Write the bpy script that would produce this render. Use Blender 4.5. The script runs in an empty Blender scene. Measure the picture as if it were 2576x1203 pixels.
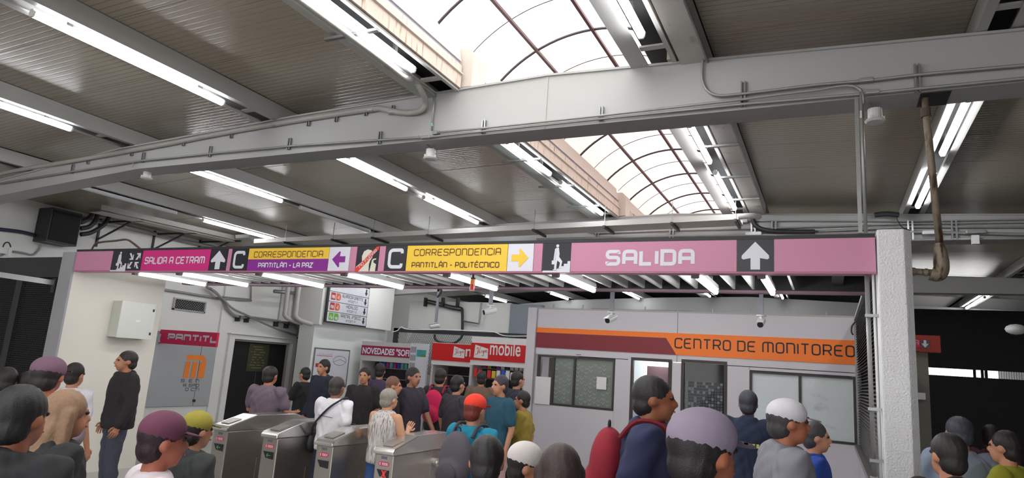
import bpy, bmesh, math, random
import numpy as np
from mathutils import Vector, Matrix
random.seed(7)
sc = bpy.context.scene
COL = sc.collection
# ------------------------------------------------------------------ camera
FOC = 1671.25
YAW, PIT, ROL = map(math.radians, (-25.979, 10.881, 4.0354))
def cam_axes():
    cy, sy, cp, sp, cr, sr = math.cos(YAW), math.sin(YAW), math.cos(PIT), math.sin(PIT), math.cos(ROL), math.sin(ROL)
    f = Vector((sy*cp, cy*cp, sp)); r = Vector((cy, -sy, 0)); u = r.cross(f)
    return r*cr + u*sr, -r*sr + u*cr, f
CR, CU, CF = cam_axes()
EYE = Vector((0, 0, 1.85))
cam = bpy.data.cameras.new('camera'); camo = bpy.data.objects.new('camera', cam); COL.objects.link(camo)
cam.sensor_width = 36; cam.lens = FOC/2576*36; cam.clip_end = 200; cam.clip_start = 0.05
M = Matrix.Identity(4)
for i, a in enumerate((CR, CU, -CF)):
    for j in range(3): M[j][i] = a[j]
M.translation = EYE; camo.matrix_world = M; sc.camera = camo
# ------------------------------------------------------------------ world, sun, exposure
w = bpy.data.worlds.new('world'); sc.world = w; w.use_nodes = True
bg = w.node_tree.nodes['Background']; bg.inputs[0].default_value = (1.0, .985, .97, 1); bg.inputs[1].default_value = 2.2
sc.view_settings.view_transform = 'Standard'; sc.view_settings.look = 'None'
sc.view_settings.gamma = 1; sc.view_settings.use_curve_mapping = False
sc.view_settings.exposure = 0.88
LAMP = 19.0
sc.cycles.max_bounces = 7; sc.cycles.diffuse_bounces = 5; sc.cycles.glossy_bounces = 4
sc.cycles.transmission_bounces = 5; sc.cycles.transparent_max_bounces = 8
sc.cycles.sample_clamp_indirect = 4; sc.cycles.use_denoising = True
sc.cycles.caustics_reflective = False; sc.cycles.caustics_refractive = False

# ------------------------------------------------------------------ helpers
def ray(x, y): return CF + CR*((x-1288)/FOC) - CU*((y-601.5)/FOC)
def onY(x, y, v): d = ray(x, y); return EYE + d*(v/d.y)
def onX(x, y, v): d = ray(x, y); return EYE + d*(v/d.x)
def onZ(x, y, v): d = ray(x, y); return EYE + d*((v-EYE.z)/d.z)
def atD(x, y, d): return EYE + ray(x, y)*d

MATS = {}
def mat(name, col, rough=.6, metal=0, var=.06, vs=6, bump=0, bs=60, spec=.5, emit=0, stain=None, alpha=None):
    if name in MATS: return MATS[name]
    m = bpy.data.materials.new(name); m.use_nodes = True; nt = m.node_tree; N = nt.nodes; L = nt.links
    b = N['Principled BSDF']; b.inputs['Roughness'].default_value = rough; b.inputs['Metallic'].default_value = metal
    b.inputs['Specular IOR Level'].default_value = spec
    geo = N.new('ShaderNodeNewGeometry')
    no = N.new('ShaderNodeTexNoise'); no.inputs['Scale'].default_value = vs; no.inputs['Detail'].default_value = 4
    L.new(geo.outputs['Position'], no.inputs['Vector'])
    mx = N.new('ShaderNodeMix'); mx.data_type = 'RGBA'
    c = Vector(col[:3])
    mx.inputs['A'].default_value = (*(c*(1-var)), 1); mx.inputs['B'].default_value = (*[min(1, v*(1+var)) for v in c], 1)
    L.new(no.outputs['Fac'], mx.inputs['Factor'])
    out = mx.outputs['Result']
    if stain:   # (colour, scale vector, low, high)
        mp = N.new('ShaderNodeMapping'); mp.inputs['Scale'].default_value = stain[1]
        n2 = N.new('ShaderNodeTexNoise'); n2.inputs['Scale'].default_value = 1; n2.inputs['Detail'].default_value = 6
        L.new(geo.outputs['Position'], mp.inputs['Vector']); L.new(mp.outputs[0], n2.inputs['Vector'])
        mr = N.new('ShaderNodeMapRange'); mr.inputs['From Min'].default_value = stain[2]; mr.inputs['From Max'].default_value = stain[3]
        L.new(n2.outputs['Fac'], mr.inputs['Value'])
        m2 = N.new('ShaderNodeMix'); m2.data_type = 'RGBA'; m2.inputs['B'].default_value = (*stain[0], 1)
        L.new(mr.outputs[0], m2.inputs['Factor']); L.new(out, m2.inputs['A']); out = m2.outputs['Result']
    L.new(out, b.inputs['Base Color'])
    if bump:
        nb = N.new('ShaderNodeTexNoise'); nb.inputs['Scale'].default_value = bs; nb.inputs['Detail'].default_value = 3
        L.new(geo.outputs['Position'], nb.inputs['Vector'])
        bp = N.new('ShaderNodeBump'); bp.inputs['Strength'].default_value = bump; bp.inputs['Distance'].default_value = .01
        L.new(nb.outputs['Fac'], bp.inputs['Height']); L.new(bp.outputs[0], b.inputs['Normal'])
    if emit:
        b.inputs['Emission Color'].default_value = (*col[:3], 1); b.inputs['Emission Strength'].default_value = emit
    MATS[name] = m; return m
def srgb(r, g, b):
    return tuple(((v/255)/12.92 if v/255 <= .04045 else ((v/255+.055)/1.055)**2.4) for v in (r, g, b))

class MB:
    def __init__(s): s.v = []; s.f = []
    def add(s, vs, fs):
        n = len(s.v); s.v += [tuple(v) for v in vs]; s.f += [tuple(i+n for i in f) for f in fs]; return s
    def box(s, x0, x1, y0, y1, z0, z1):
        x0, x1 = sorted((x0, x1)); y0, y1 = sorted((y0, y1)); z0, z1 = sorted((z0, z1))
        return s.add([(x, y, z) for z in (z0, z1) for y in (y0, y1) for x in (x0, x1)],
            [(0,2,3,1), (4,5,7,6), (0,1,5,4), (2,6,7,3), (0,4,6,2), (1,3,7,5)])
    def hexa(s, p):   # 8 corners: bottom 4 ccw, top 4 ccw
        return s.add(p, [(3,2,1,0), (4,5,6,7), (0,1,5,4), (1,2,6,5), (2,3,7,6), (3,0,4,7)])
    def prism(s, poly, a, b):   # extrude list of 3d points from offset a to offset b
        a = Vector(a); b = Vector(b); n = len(poly)
        vs = [Vector(p)+a for p in poly] + [Vector(p)+b for p in poly]
        return s.add(vs, [tuple(range(n))[::-1], tuple(range(n, 2*n))] + [(i, (i+1) % n, (i+1) % n+n, i+n) for i in range(n)])
    def flat(s, poly): return s.add(poly, [tuple(range(len(poly)))])
    def beam(s, p, q, wx, wz, up=(0, 0, 1)):   # rectangular bar between two points
        p = Vector(p); q = Vector(q); d = (q-p).normalized(); r = d.cross(Vector(up))
        if r.length < 1e-3: r = d.cross(Vector((0, 1, 0)))
        r.normalize(); u = r.cross(d); c = []
        for e in (p, q):
            for a, b in ((-1, -1), (1, -1), (1, 1), (-1, 1)): c.append(e + r*(a*wx/2) + u*(b*wz/2))
        return s.add(c, [(3,2,1,0), (4,5,6,7), (0,1,5,4), (1,2,6,5), (2,3,7,6), (3,0,4,7)])
    def tube(s, pts, r, n=8, cap=True):
        pts = [Vector(p) for p in pts]; rs = r if isinstance(r, (list, tuple)) else [r]*len(pts)
        T = []
        for i in range(len(pts)):
            T.append((pts[min(i+1, len(pts)-1)]-pts[max(i-1, 0)]).normalized())
        u = T[0].cross(Vector((0, 0, 1)))
        if u.length < 1e-2: u = T[0].cross(Vector((1, 0, 0)))
        u.normalize(); vs = []
        for p, t, rr in zip(pts, T, rs):
            u = (u - t*u.dot(t)).normalized(); v = t.cross(u)
            for k in range(n):
                a = 2*math.pi*k/n; vs.append(p + (u*math.cos(a)+v*math.sin(a))*rr)
        fs = [(i*n+k, i*n+(k+1) % n, (i+1)*n+(k+1) % n, (i+1)*n+k) for i in range(len(pts)-1) for k in range(n)]
        if cap: fs += [tuple(range(n))[::-1], tuple((len(pts)-1)*n+k for k in range(n))]
        return s.add(vs, fs)
    def ell(s, c, r, nu=10, nv=7, rot=None):
        c = Vector(c); vs = []; R = rot or Matrix.Identity(3)
        r = r if isinstance(r, (tuple, list)) else (r, r, r)
        for j in range(1, nv):
            t = math.pi*j/nv
            for i in range(nu):
                a = 2*math.pi*i/nu
                vs.append(c + R @ Vector((r[0]*math.sin(t)*math.cos(a), r[1]*math.sin(t)*math.sin(a), r[2]*math.cos(t))))
        n = len(vs); vs += [c + R @ Vector((0, 0, r[2])), c + R @ Vector((0, 0, -r[2]))]
        fs = [(j*nu+i, (j+1)*nu+i, (j+1)*nu+(i+1) % nu, j*nu+(i+1) % nu) for j in range(nv-2) for i in range(nu)]
        fs += [(n, i, (i+1) % nu) for i in range(nu)] + [(n+1, (nv-2)*nu+(i+1) % nu, (nv-2)*nu+i) for i in range(nu)]
        return s.add(vs, fs)
    def cap(s, p, q, a, b, n=10):   # tapered capsule
        p = Vector(p); q = Vector(q); d = (q-p); L = d.length or 1e-4; d = d/L
        pts = []; rs = []
        for k in (0, .3, .6, .85): t = math.acos(-1+0) ; 
        for t in (-1, -.92, -.7, -.38, 0): pts.append(p + d*(t*a)); rs.append(a*math.sqrt(max(1-t*t, .0025)))
        for t in (0, .38, .7, .92, 1): pts.append(q + d*(t*b)); rs.append(b*math.sqrt(max(1-t*t, .0025)))
        return s.tube(pts, rs, n)

def setp(o, label=None, cat=None, group=None, kind=None, category=None):
    cat = cat or category
    for k, v in (('label', label), ('category', cat), ('group', group), ('kind', kind)):
        if v: o[k] = v
    return o
def obj(name, mb, m, parent=None, smooth=False, bevel=0, **kw):
    me = bpy.data.meshes.new(name); vs = np.array(mb.v, float)
    lo = vs.min(0); hi = vs.max(0); base = np.array([(lo[0]+hi[0])/2, (lo[1]+hi[1])/2, lo[2]]); vs = vs-base
    me.from_pydata(vs.tolist(), [], mb.f); me.materials.append(m)
    if smooth: me.polygons.foreach_set('use_smooth', [True]*len(me.polygons))
    o = bpy.data.objects.new(name, me); COL.objects.link(o); o.location = base
    if bevel:
        bm = bmesh.new(); bm.from_mesh(me); bmesh.ops.recalc_face_normals(bm, faces=bm.faces)
        bmesh.ops.bevel(bm, geom=[e for e in bm.edges if len(e.link_faces) == 2 and e.calc_face_angle(0) > .7], offset=bevel, segments=2, affect='EDGES', profile=.6)
        bm.to_mesh(me); bm.free()
    if parent:
        o.parent = parent; o.matrix_parent_inverse = Matrix.Translation(-abs_loc(parent))
    return setp(o, **kw)
def abs_loc(o):
    return Vector(o.location) if o else Vector()
def thing(name, label, cat, loc, group=None):
    o = bpy.data.objects.new(name, None); COL.objects.link(o); o.location = loc; o.empty_display_size = .1
    return setp(o, label, cat, group)
def struct(name, mb, m, **kw): return obj(name, mb, m, kind='structure', **kw)
def dup(root, delta, label=None, group=None):
    r = root.copy(); COL.objects.link(r); r.location = Vector(root.location)+Vector(delta)
    if label: r['label'] = label
    if group: r['group'] = group
    for ch in root.children:
        c = ch.copy(); COL.objects.link(c); c.parent = r
        for g in ch.children:
            d = g.copy(); COL.objects.link(d); d.parent = c
    return r

# ------------------------------------------------------------------ stroke lettering
def fillet(pts, r, closed, sharp=()):
    out = []; n = len(pts)
    for i, p in enumerate(pts):
        if (not closed and i in (0, n-1)) or i in sharp: out.append(p); continue
        a = Vector(pts[i-1]); b = Vector(p); c = Vector(pts[(i+1) % n])
        la = (a-b).length; lc = (c-b).length; q = min(r, la*.49, lc*.49)
        s = b+(a-b)/la*q; e = b+(c-b)/lc*q
        for k in range(6):
            t = k/5; out.append(tuple(s*(1-t)**2 + b*2*t*(1-t) + e*t*t))
    return out
def G(*strokes, w=.66): return (w, strokes)
W = .66
def gl():
    g = {}
    S = lambda pts, closed=False, sharp=(): (pts, closed, sharp)
    g['A'] = G(S([(0,0),(0,1),(W,1),(W,0)]), S([(0,.42),(W,.42)]))
    g['B'] = G(S([(0,0),(0,1),(W*.9,1),(W*.9,.52),(0,.52)]), S([(0,.52),(W,.52),(W,0),(0,0)]))
    g['C'] = G(S([(W,.8),(W,1),(0,1),(0,0),(W,0),(W,.2)]))
    g['D'] = G(S([(0,0),(0,1),(W,1),(W,0)], True, (0, 1)))
    g['E'] = G(S([(W,1),(0,1),(0,0),(W,0)]), S([(0,.52),(W*.85,.52)]))
    g['F'] = G(S([(W,1),(0,1),(0,0)]), S([(0,.5),(W*.85,.5)]))
    g['G'] = G(S([(W,.8),(W,1),(0,1),(0,0),(W,0),(W,.46),(W*.5,.46)]))
    g['H'] = G(S([(0,0),(0,1)]), S([(W,0),(W,1)]), S([(0,.5),(W,.5)]))
    g['I'] = G(S([(0,0),(0,1)]), w=0)
    g['L'] = G(S([(0,1),(0,0),(W*.85,0)], False, (1,)), w=W*.85)
    g['M'] = G(S([(0,0),(0,1),(W*1.4,1),(W*1.4,0)]), S([(W*.7,1),(W*.7,0)]), w=W*1.4)
    g['N'] = G(S([(0,0),(0,1),(W,1),(W,0)], False, (1,)))
    g['O'] = G(S([(0,0),(0,1),(W,1),(W,0)], True))
    g['0'] = g['O']; g['U'] = G(S([(0,1),(0,0),(W,0),(W,1)]))
    g['P'] = G(S([(0,0),(0,1),(W,1),(W,.42),(0,.42)], False, (1,)))
    g['R'] = G(S([(0,0),(0,1),(W,1),(W,.45),(0,.45)], False, (1,)), S([(W*.6,.45),(W,0)]))
    g['S'] = G(S([(W,.8),(W,1),(0,1),(0,.52),(W,.52),(W,0),(0,0),(0,.2)]))
    g['T'] = G(S([(W/2,0),(W/2,1)]), S([(0,1),(W,1)]))
    g['Z'] = G(S([(0,1),(W,1),(0,0),(W,0)], False, (1, 2)))
    g['V'] = G(S([(0,1),(W/2,0),(W,1)], False, (1,)))
    g['4'] = G(S([(W*.75,0),(W*.75,1),(0,.3),(W,.3)], False, (1, 2)))
    g['6'] = G(S([(W,.85),(W,1),(0,1),(0,0),(W,0),(W,.52),(0,.52)]))
    g['1'] = G(S([(0,.8),(.2,1),(.2,0)], False, (1,)), w=.2)
    g['2'] = G(S([(0,.8),(0,1),(W,1),(W,.52),(0,.52),(0,0),(W,0)], False, (6,)))
    g['3'] = G(S([(0,1),(W,1),(W,0),(0,0)]), S([(.1,.52),(W,.52)]))
    g['°'] = G(S([(0,.75),(0,1),(.25,1),(.25,.75)], True), w=.25)
    g['-'] = G(S([(0,.45),(W*.6,.45)]), w=W*.6)
    g['.'] = G(S([(0,0),(0,.1)]), w=0)
    g['"'] = G(S([(0,1),(0,.85)]), w=0)
    g['b'] = G(S([(0,1),(0,0),(W,0),(W,.6),(0,.6)], False, (1,)))
    g['m'] = G(S([(0,0),(0,.6),(W*1.3,.6),(W*1.3,0)]), S([(W*.65,.6),(W*.65,0)]), w=W*1.3)
    g['o'] = G(S([(0,0),(0,.6),(W,.6),(W,0)], True))
    g['i'] = G(S([(0,0),(0,.6)]), S([(0,.85),(0,.97)]), w=0)
    g['l'] = G(S([(0,1),(0,0)]), w=0)
    g['e'] = G(S([(W,.08),(W,0),(0,0),(0,.6),(W,.6),(W,.3),(0,.3)]))
    g['r'] = G(S([(0,0),(0,.6)]), S([(0,.6),(.3,.6)]), w=.3)
    g['p'] = G(S([(0,-.35),(0,.6),(W,.6),(W,0),(0,0)]))
    for a, b in (('Á', 'A'), ('É', 'E')):
        g[a] = (g[b][0], g[b][1] + (([(W*.35, 1.14), (W*.62, 1.32)], False, ()),))
    return g
GL = gl()
def ribbon(mb, pts, wd, closed, F):
    P = [Vector(p) for p in pts]; Q = [P[0]]
    for p in P[1:]:
        if (p-Q[-1]).length > 1e-5: Q.append(p)
    P = Q
    if closed and (P[0]-P[-1]).length < 1e-5: P.pop()
    n = len(P); vs = []
    for i in range(n):
        a = P[i]-P[i-1] if (i > 0 or closed) else None; b = P[(i+1) % n]-P[i] if (i < n-1 or closed) else None
        a = a.normalized() if a is not None else b.normalized(); b = b.normalized() if b is not None else a
        t = (a+b)
        t = t.normalized() if t.length > 1e-3 else a
        nn = Vector((-t.y, t.x)); k = wd/2/max(.35, abs(nn.dot(Vector((-a.y, a.x)))))
        vs += [F(P[i]+nn*k), F(P[i]-nn*k)]
    m = n if closed else n-1
    mb.add(vs, [(2*i, 2*((i+1) % n), 2*((i+1) % n)+1, 2*i+1) for i in range(m)])
def letters(name, text, O, U, V, width, height, stroke, m, parent, gap=.26, r=.22, slant=0, **kw):
    """text as flat strokes: O lower-left corner, U/V unit directions, width of the whole line"""
    adv = 0; glyphs = []
    for ch in text:
        if ch == ' ': adv += .42; continue
        g = GL.get(ch) or GL[ch.upper()]
        glyphs.append((adv, g)); adv += g[0] + gap
    adv -= gap
    sx = (width-stroke)/adv; sy = height-stroke; mb = MB(); O = Vector(O); U = Vector(U); V = Vector(V)
    nrm = U.cross(V).normalized()*.0015
    for a, g in glyphs:
        for si, (pts, closed, sharp) in enumerate(g[1]):
            q = [((a+x)*sx, y*sy) for x, y in pts]; off = nrm*(1+.3*si)
            q = fillet(q, r*min(sx, sy)*1.2, closed, sharp)
            ribbon(mb, q, stroke, closed, lambda p: O + U*(p.x+stroke/2+slant*p.y) + V*(p.y+stroke/2) + off)
    return obj(name, mb, m, parent, **kw)
def bfont(name, text, O, U, V, width, height, m, parent, bold=0, shear=0, **kw):
    cu = bpy.data.curves.new(name, 'FONT'); cu.body = text; cu.size = 1; cu.offset = bold; cu.shear = shear
    t = bpy.data.objects.new('tmp', cu); COL.objects.link(t)
    me = bpy.data.meshes.new_from_object(t.evaluated_get(bpy.context.evaluated_depsgraph_get()))
    bpy.data.objects.remove(t)
    v = np.array([x.co[:] for x in me.vertices]); lo = v.min(0); hi = v.max(0)
    mb = MB(); O = Vector(O); U = Vector(U); V = Vector(V); n = U.cross(V).normalized()*.0015
    mb.add([O + U*((p[0]-lo[0])/(hi[0]-lo[0])*width) + V*((p[1]-lo[1])/(hi[1]-lo[1])*height) + n for p in v], [tuple(p.vertices) for p in me.polygons])
    bpy.data.meshes.remove(me)
    return obj(name, mb, m, parent, **kw)

# ------------------------------------------------------------------ materials
m_girder = mat('girder_paint', srgb(172, 172, 172), .5, var=.04, vs=2, bump=.05, bs=25)
m_joist = mat('joist_paint', srgb(176, 175, 172), .5, var=.05, vs=2)
m_white = mat('white_plaster', srgb(234, 234, 231), .8, var=.04, vs=2, bump=.15, bs=20, stain=(srgb(150, 148, 142), (5, 5, 9), .70, .9))
m_cream = mat('cream_plaster', srgb(226, 221, 210), .8, var=.03, vs=3, bump=.2, bs=18)
m_column = mat('rough_white_paint', srgb(238, 238, 242), .6, var=.03, vs=8, bump=.9, bs=70)
m_pink = mat('pink_sign', srgb(206, 138, 168), .42, var=.02)
m_magenta = mat('magenta_sign', srgb(216, 40, 132), .42, var=.02)
m_black = mat('black_sign', srgb(38, 36, 44), .3, var=.2)
m_yellow = mat('yellow_sign', srgb(246, 205, 66), .42, var=.02)
m_purple = mat('purple_sign', srgb(140, 36, 150), .42, var=.02)
m_signw = mat('white_sign', srgb(226, 226, 238), .4, var=.02)
m_redp = mat('red_print', srgb(224, 66, 48), .5)
m_brown = mat('brown_print', srgb(96, 52, 30), .5)
m_dark = mat('dark_steel', srgb(42, 42, 46), .5, var=.2)
m_blackp = mat('black_void', srgb(20, 21, 24), .8, var=.3)
m_galv = mat('galvanised_steel', srgb(150, 152, 152), .38, .8, var=.15, vs=25)
m_cond = mat('painted_conduit', srgb(150, 150, 148), .4, .3, var=.12, vs=15)
m_flex = mat('grey_flex_pipe', srgb(165, 162, 158), .55, .1, var=.15, vs=20)
m_steel = mat('brushed_steel', srgb(176, 170, 164), .34, .9, var=.10, vs=30, bump=.02, bs=200)
m_steelt = mat('polished_steel', srgb(215, 212, 208), .22, .9, var=.05)
m_rusty = mat('rusted_pipe', srgb(140, 128, 112), .6, .3, var=.25, vs=20, stain=(srgb(70, 48, 34), (25, 25, 7), .5, .65))
m_plasticw = mat('white_plastic', srgb(228, 228, 228), .4, var=.02)
m_curb = mat('rust_streaked_curb', srgb(226, 210, 198), .55, var=.05, vs=5, stain=(srgb(150, 98, 66), (30, 22, 3.0), .56, .74))
m_curb2 = mat('cream_curb', srgb(218, 209, 201), .55, var=.04)
m_bluegrey = mat('bluegrey_metal', srgb(160, 166, 190), .4, var=.05)
m_hoop = mat('dark_hoop', srgb(70, 62, 66), .5)
m_purlin = mat('maroon_purlin', srgb(84, 44, 52), .5)
m_kiosk = mat('kiosk_panel', srgb(206, 203, 210), .45, var=.03, vs=1.5)
m_orange = mat('orange_band', srgb(250, 124, 26), .45, var=.03)
m_maroon = mat('maroon_band', srgb(128, 28, 42), .45, var=.05)
m_navytext = mat('dark_lettering', srgb(26, 18, 28), .5)
m_alu = mat('dark_window_frame', srgb(58, 54, 52), .5, var=.1)
m_mesh = mat('black_mesh', srgb(34, 34, 38), .6)
m_floor = mat('terrazzo_floor', srgb(178, 176, 172), .35, var=.12, vs=40)
m_unlit = mat('unlit_diffuser', srgb(190, 192, 196), .4)
def emis(name, col, s):
    m = bpy.data.materials.new(name); m.use_nodes = True; nt = m.node_tree; nt.nodes.clear()
    e = nt.nodes.new('ShaderNodeEmission'); e.inputs[0].default_value = (*col, 1); e.inputs[1].default_value = s
    o = nt.nodes.new('ShaderNodeOutputMaterial'); nt.links.new(e.outputs[0], o.inputs[0]); return m
m_tube = emis('lit_diffuser', (.97, .98, 1.0), LAMP)
m_tube2 = emis('lit_diffuser_canopy', (.97, .98, 1.0), LAMP*.8)
m_ledr = emis('red_led', (1, .06, .05), .8); m_ledg = emis('green_led', (.1, .5, .12), .35)
def pane(name, col, thru):
    m = bpy.data.materials.new(name); m.use_nodes = True; nt = m.node_tree; nt.nodes.clear(); N = nt.nodes; L = nt.links
    t = N.new('ShaderNodeBsdfTranslucent'); d = N.new('ShaderNodeBsdfDiffuse'); p = N.new('ShaderNodeBsdfTransparent')
    geo = N.new('ShaderNodeNewGeometry'); mp = N.new('ShaderNodeMapping'); mp.inputs['Scale'].default_value = (.6, 3.5, .6)
    no = N.new('ShaderNodeTexNoise'); no.inputs['Detail'].default_value = 5; L.new(geo.outputs['Position'], mp.inputs[0]); L.new(mp.outputs[0], no.inputs['Vector'])
    mx = N.new('ShaderNodeMix'); mx.data_type = 'RGBA'; mx.inputs['A'].default_value = (*[c*.93 for c in col], 1); mx.inputs['B'].default_value = (*[min(1, c*1.06) for c in col], 1)
    L.new(no.outputs['Fac'], mx.inputs['Factor']); L.new(mx.outputs['Result'], t.inputs[0]); L.new(mx.outputs['Result'], p.inputs[0])
    d.inputs[0].default_value = (.6, .58, .55, 1)
    a = N.new('ShaderNodeMixShader'); a.inputs[0].default_value = .12; L.new(t.outputs[0], a.inputs[1]); L.new(d.outputs[0], a.inputs[2])
    b = N.new('ShaderNodeMixShader'); b.inputs[0].default_value = thru; L.new(a.outputs[0], b.inputs[1]); L.new(p.outputs[0], b.inputs[2])
    o = N.new('ShaderNodeOutputMaterial'); L.new(b.outputs[0], o.inputs[0]); return m
m_pane1 = pane('glare_polycarbonate', (.95, .94, .91), .2)  # overexposed glare of the near bay put into a whiter pane colour
m_pane2 = pane('dimmed_polycarbonate', (.385, .318, .295), .05)  # peach panes, with the far bay's weaker glare put into a darker colour
def glass(name, col, rough, a):
    m = bpy.data.materials.new(name); m.use_nodes = True; nt = m.node_tree; N = nt.nodes; L = nt.links
    b = N['Principled BSDF']; b.inputs['Base Color'].default_value = (*col, 1); b.inputs['Roughness'].default_value = rough
    t = N.new('ShaderNodeBsdfTransparent'); mx = N.new('ShaderNodeMixShader'); mx.inputs[0].default_value = a
    L.new(t.outputs[0], mx.inputs[1]); L.new(b.outputs[0], mx.inputs[2]); L.new(mx.outputs[0], N['Material Output'].inputs[0]); return m
m_glass = glass('dark_glass', (.02, .02, .025), .05, .45)
def ceiling_mat():
    m = bpy.data.materials.new('ribbed_ceiling_panel'); m.use_nodes = True; nt = m.node_tree; N = nt.nodes; L = nt.links
    b = N['Principled BSDF']; b.inputs['Roughness'].default_value = .25; b.inputs['Specular IOR Level'].default_value = .7
    geo = N.new('ShaderNodeNewGeometry'); sp = N.new('ShaderNodeSeparateXYZ'); L.new(geo.outputs['Position'], sp.inputs[0])
    def math_(op, a, v=None, b_=None):
        n = N.new('ShaderNodeMath'); n.operation = op; L.new(a, n.inputs[0])
        if v is not None: n.inputs[1].default_value = v
        if b_ is not None: L.new(b_, n.inputs[1])
        return n.outputs[0]
    fr = math_('FRACT', math_('MULTIPLY', sp.outputs['Y'], 14.0))
    tri = math_('ABSOLUTE', math_('SUBTRACT', fr, .5))           # 0 at groove centre
    mr = N.new('ShaderNodeMapRange'); mr.interpolation_type = 'SMOOTHSTEP'; mr.inputs['From Min'].default_value = 0; mr.inputs['From Max'].default_value = .16
    L.new(tri, mr.inputs['Value'])
    bp = N.new('ShaderNodeBump'); bp.inputs['Strength'].default_value = .4; bp.inputs['Distance'].default_value = .003
    L.new(mr.outputs[0], bp.inputs['Height']); L.new(bp.outputs[0], b.inputs['Normal'])
    no = N.new('ShaderNodeTexNoise'); no.inputs['Scale'].default_value = .8; no.inputs['Detail'].default_value = 5; L.new(geo.outputs['Position'], no.inputs['Vector'])
    c = N.new('ShaderNodeMix'); c.data_type = 'RGBA'; c.inputs['A'].default_value = (*srgb(156, 147, 132), 1); c.inputs['B'].default_value = (*srgb(170, 162, 147), 1)
    L.new(no.outputs['Fac'], c.inputs['Factor'])
    d = N.new('ShaderNodeMix'); d.data_type = 'RGBA'; d.inputs['A'].default_value = (*srgb(136, 128, 115), 1); L.new(mr.outputs[0], d.inputs['Factor']); L.new(c.outputs['Result'], d.inputs['B'])
    L.new(d.outputs['Result'], b.inputs['Base Color'])
    return m
m_ceil = ceiling_mat()
# ------------------------------------------------------------------ floor, roof and walls
YF = 5.6                       # plane of the gate line, the first girder and the overhead sign
def zb(x):                     # underside of the roof joists
    if x < -8.9: return 4.505 - .062*(-8.9-x) - 0.0
    if x < -2.46: return 4.67 - .0256*(-2.46-x)
    return 4.67 - .030*(x+2.46)
struct('floor', MB().box(-20, 13, -24, 36, -.2, 0), m_floor)
ceil = MB()
for a, b in ((-14.2, -8.9), (-8.9, -3.6), (-1.16, 9.2)):
    ceil.hexa([(a,-10,zb(a)+.26), (b,-10,zb(b)+.26), (b,36,zb(b)+.26), (a,36,zb(a)+.26), (a,-10,zb(a)+.36), (b,-10,zb(b)+.36), (b,36,zb(b)+.36), (a,36,zb(a)+.36)])
ceil.box(-3.6, -1.16, -10, -7.7, 4.95, 5.05); ceil.box(-3.6, -1.16, 17.6, 36, 4.95, 5.05)
ceiling = struct('ceiling', ceil, m_dark)
H = .19
JO = [  # name label, left outer, slot left, slot right, right outer
 ('roof joist nearest the left wall, above the white cable tray', -11.50, -11.42, -11.25, -11.17),
 ('second roof joist from the left wall', -8.98, -8.90, -8.73, -8.65),
 ('roof joist midway between left wall and skylight, carrying a long lit tube', -6.30, -6.22, -6.05, -5.97),
 ('roof joist along the left edge of the arched skylight', -3.97, -3.72, -3.50, -3.46),
 ('roof joist along the right edge of the arched skylight', -1.62, -1.46, -1.24, -1.20),
 ('roof joist above the white column, right of the skylight', 1.03, 1.10, 1.25, 1.32),
 ('rightmost roof joist, over the dark area behind the white column', 3.45, 3.53, 3.70, 3.78)]
for lab, a, b, c, d in JO:
    z = zb((a+d)/2); t = thing('roof_joist', 'grey steel '+lab, 'beam', ((a+d)/2, -2.5, z), 'roof joists')
    p = MB(); p.box(a, b, -9.8, 29.7, z, z+.012); p.box(a, a+.01, -9.8, 29.7, z+.012, z+(.02 if abs(a+1.62) < .01 else H)); obj('left_channel', p, m_joist, t)
    p = MB(); p.box(c, d, -9.8, 29.7, z, z+.012); p.box(d-.01, d, -9.8, 29.7, z+.012, z+(.02 if abs(d+3.46) < .01 else H)); obj('right_channel', p, m_joist, t)
    p = MB(); p.box(b-.03, c+.03, -9.8, 29.7, z+.13, z+.14); obj('slot_shade_sheet', p, m_blackp, t)  # black sheet added to stand for the shade inside the slot
    for y in (5.25, 11.1, 16.9, 5.95, 11.9):
        obj('slot_tie', MB().box(b, c, y, y+.07, z+.013, z+.03), m_joist, t)
# ribbed ceiling panels, one object for each panel
EDGE = [(-14, JO[0][1])] + [(JO[i][4], JO[i+1][1]) for i in (0, 1, 2)] + [(-.93, JO[5][1]), (JO[5][4], JO[6][1]), (JO[6][4], 6.6)]
for a, b in EDGE:
    me = None; L0 = b-a
    for k in range(23):
        y = -.6 + k*1.0 + .1
        if me is None:
            zm = zb((a+b)/2)+H; da = zb(a+.001)+H-zm; db = zb(b)+H-zm; q = MB()
            q.hexa([(-L0/2, .004, da), (L0/2, .004, db), (L0/2, .996, db), (-L0/2, .996, da), (-L0/2, .004, da+.05), (L0/2, .004, db+.05), (L0/2, .996, db+.05), (-L0/2, .996, da+.05)])
            me = bpy.data.meshes.new('ceiling_panel'); me.from_pydata(q.v, [], q.f); me.materials.append(m_ceil)
        o = bpy.data.objects.new('ceiling_panel', me); COL.objects.link(o); o.location = ((a+b)/2, y, zm + random.uniform(0, .004)); o.parent = ceiling
        o.matrix_parent_inverse = Matrix.Translation(-abs_loc(ceiling))
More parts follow.
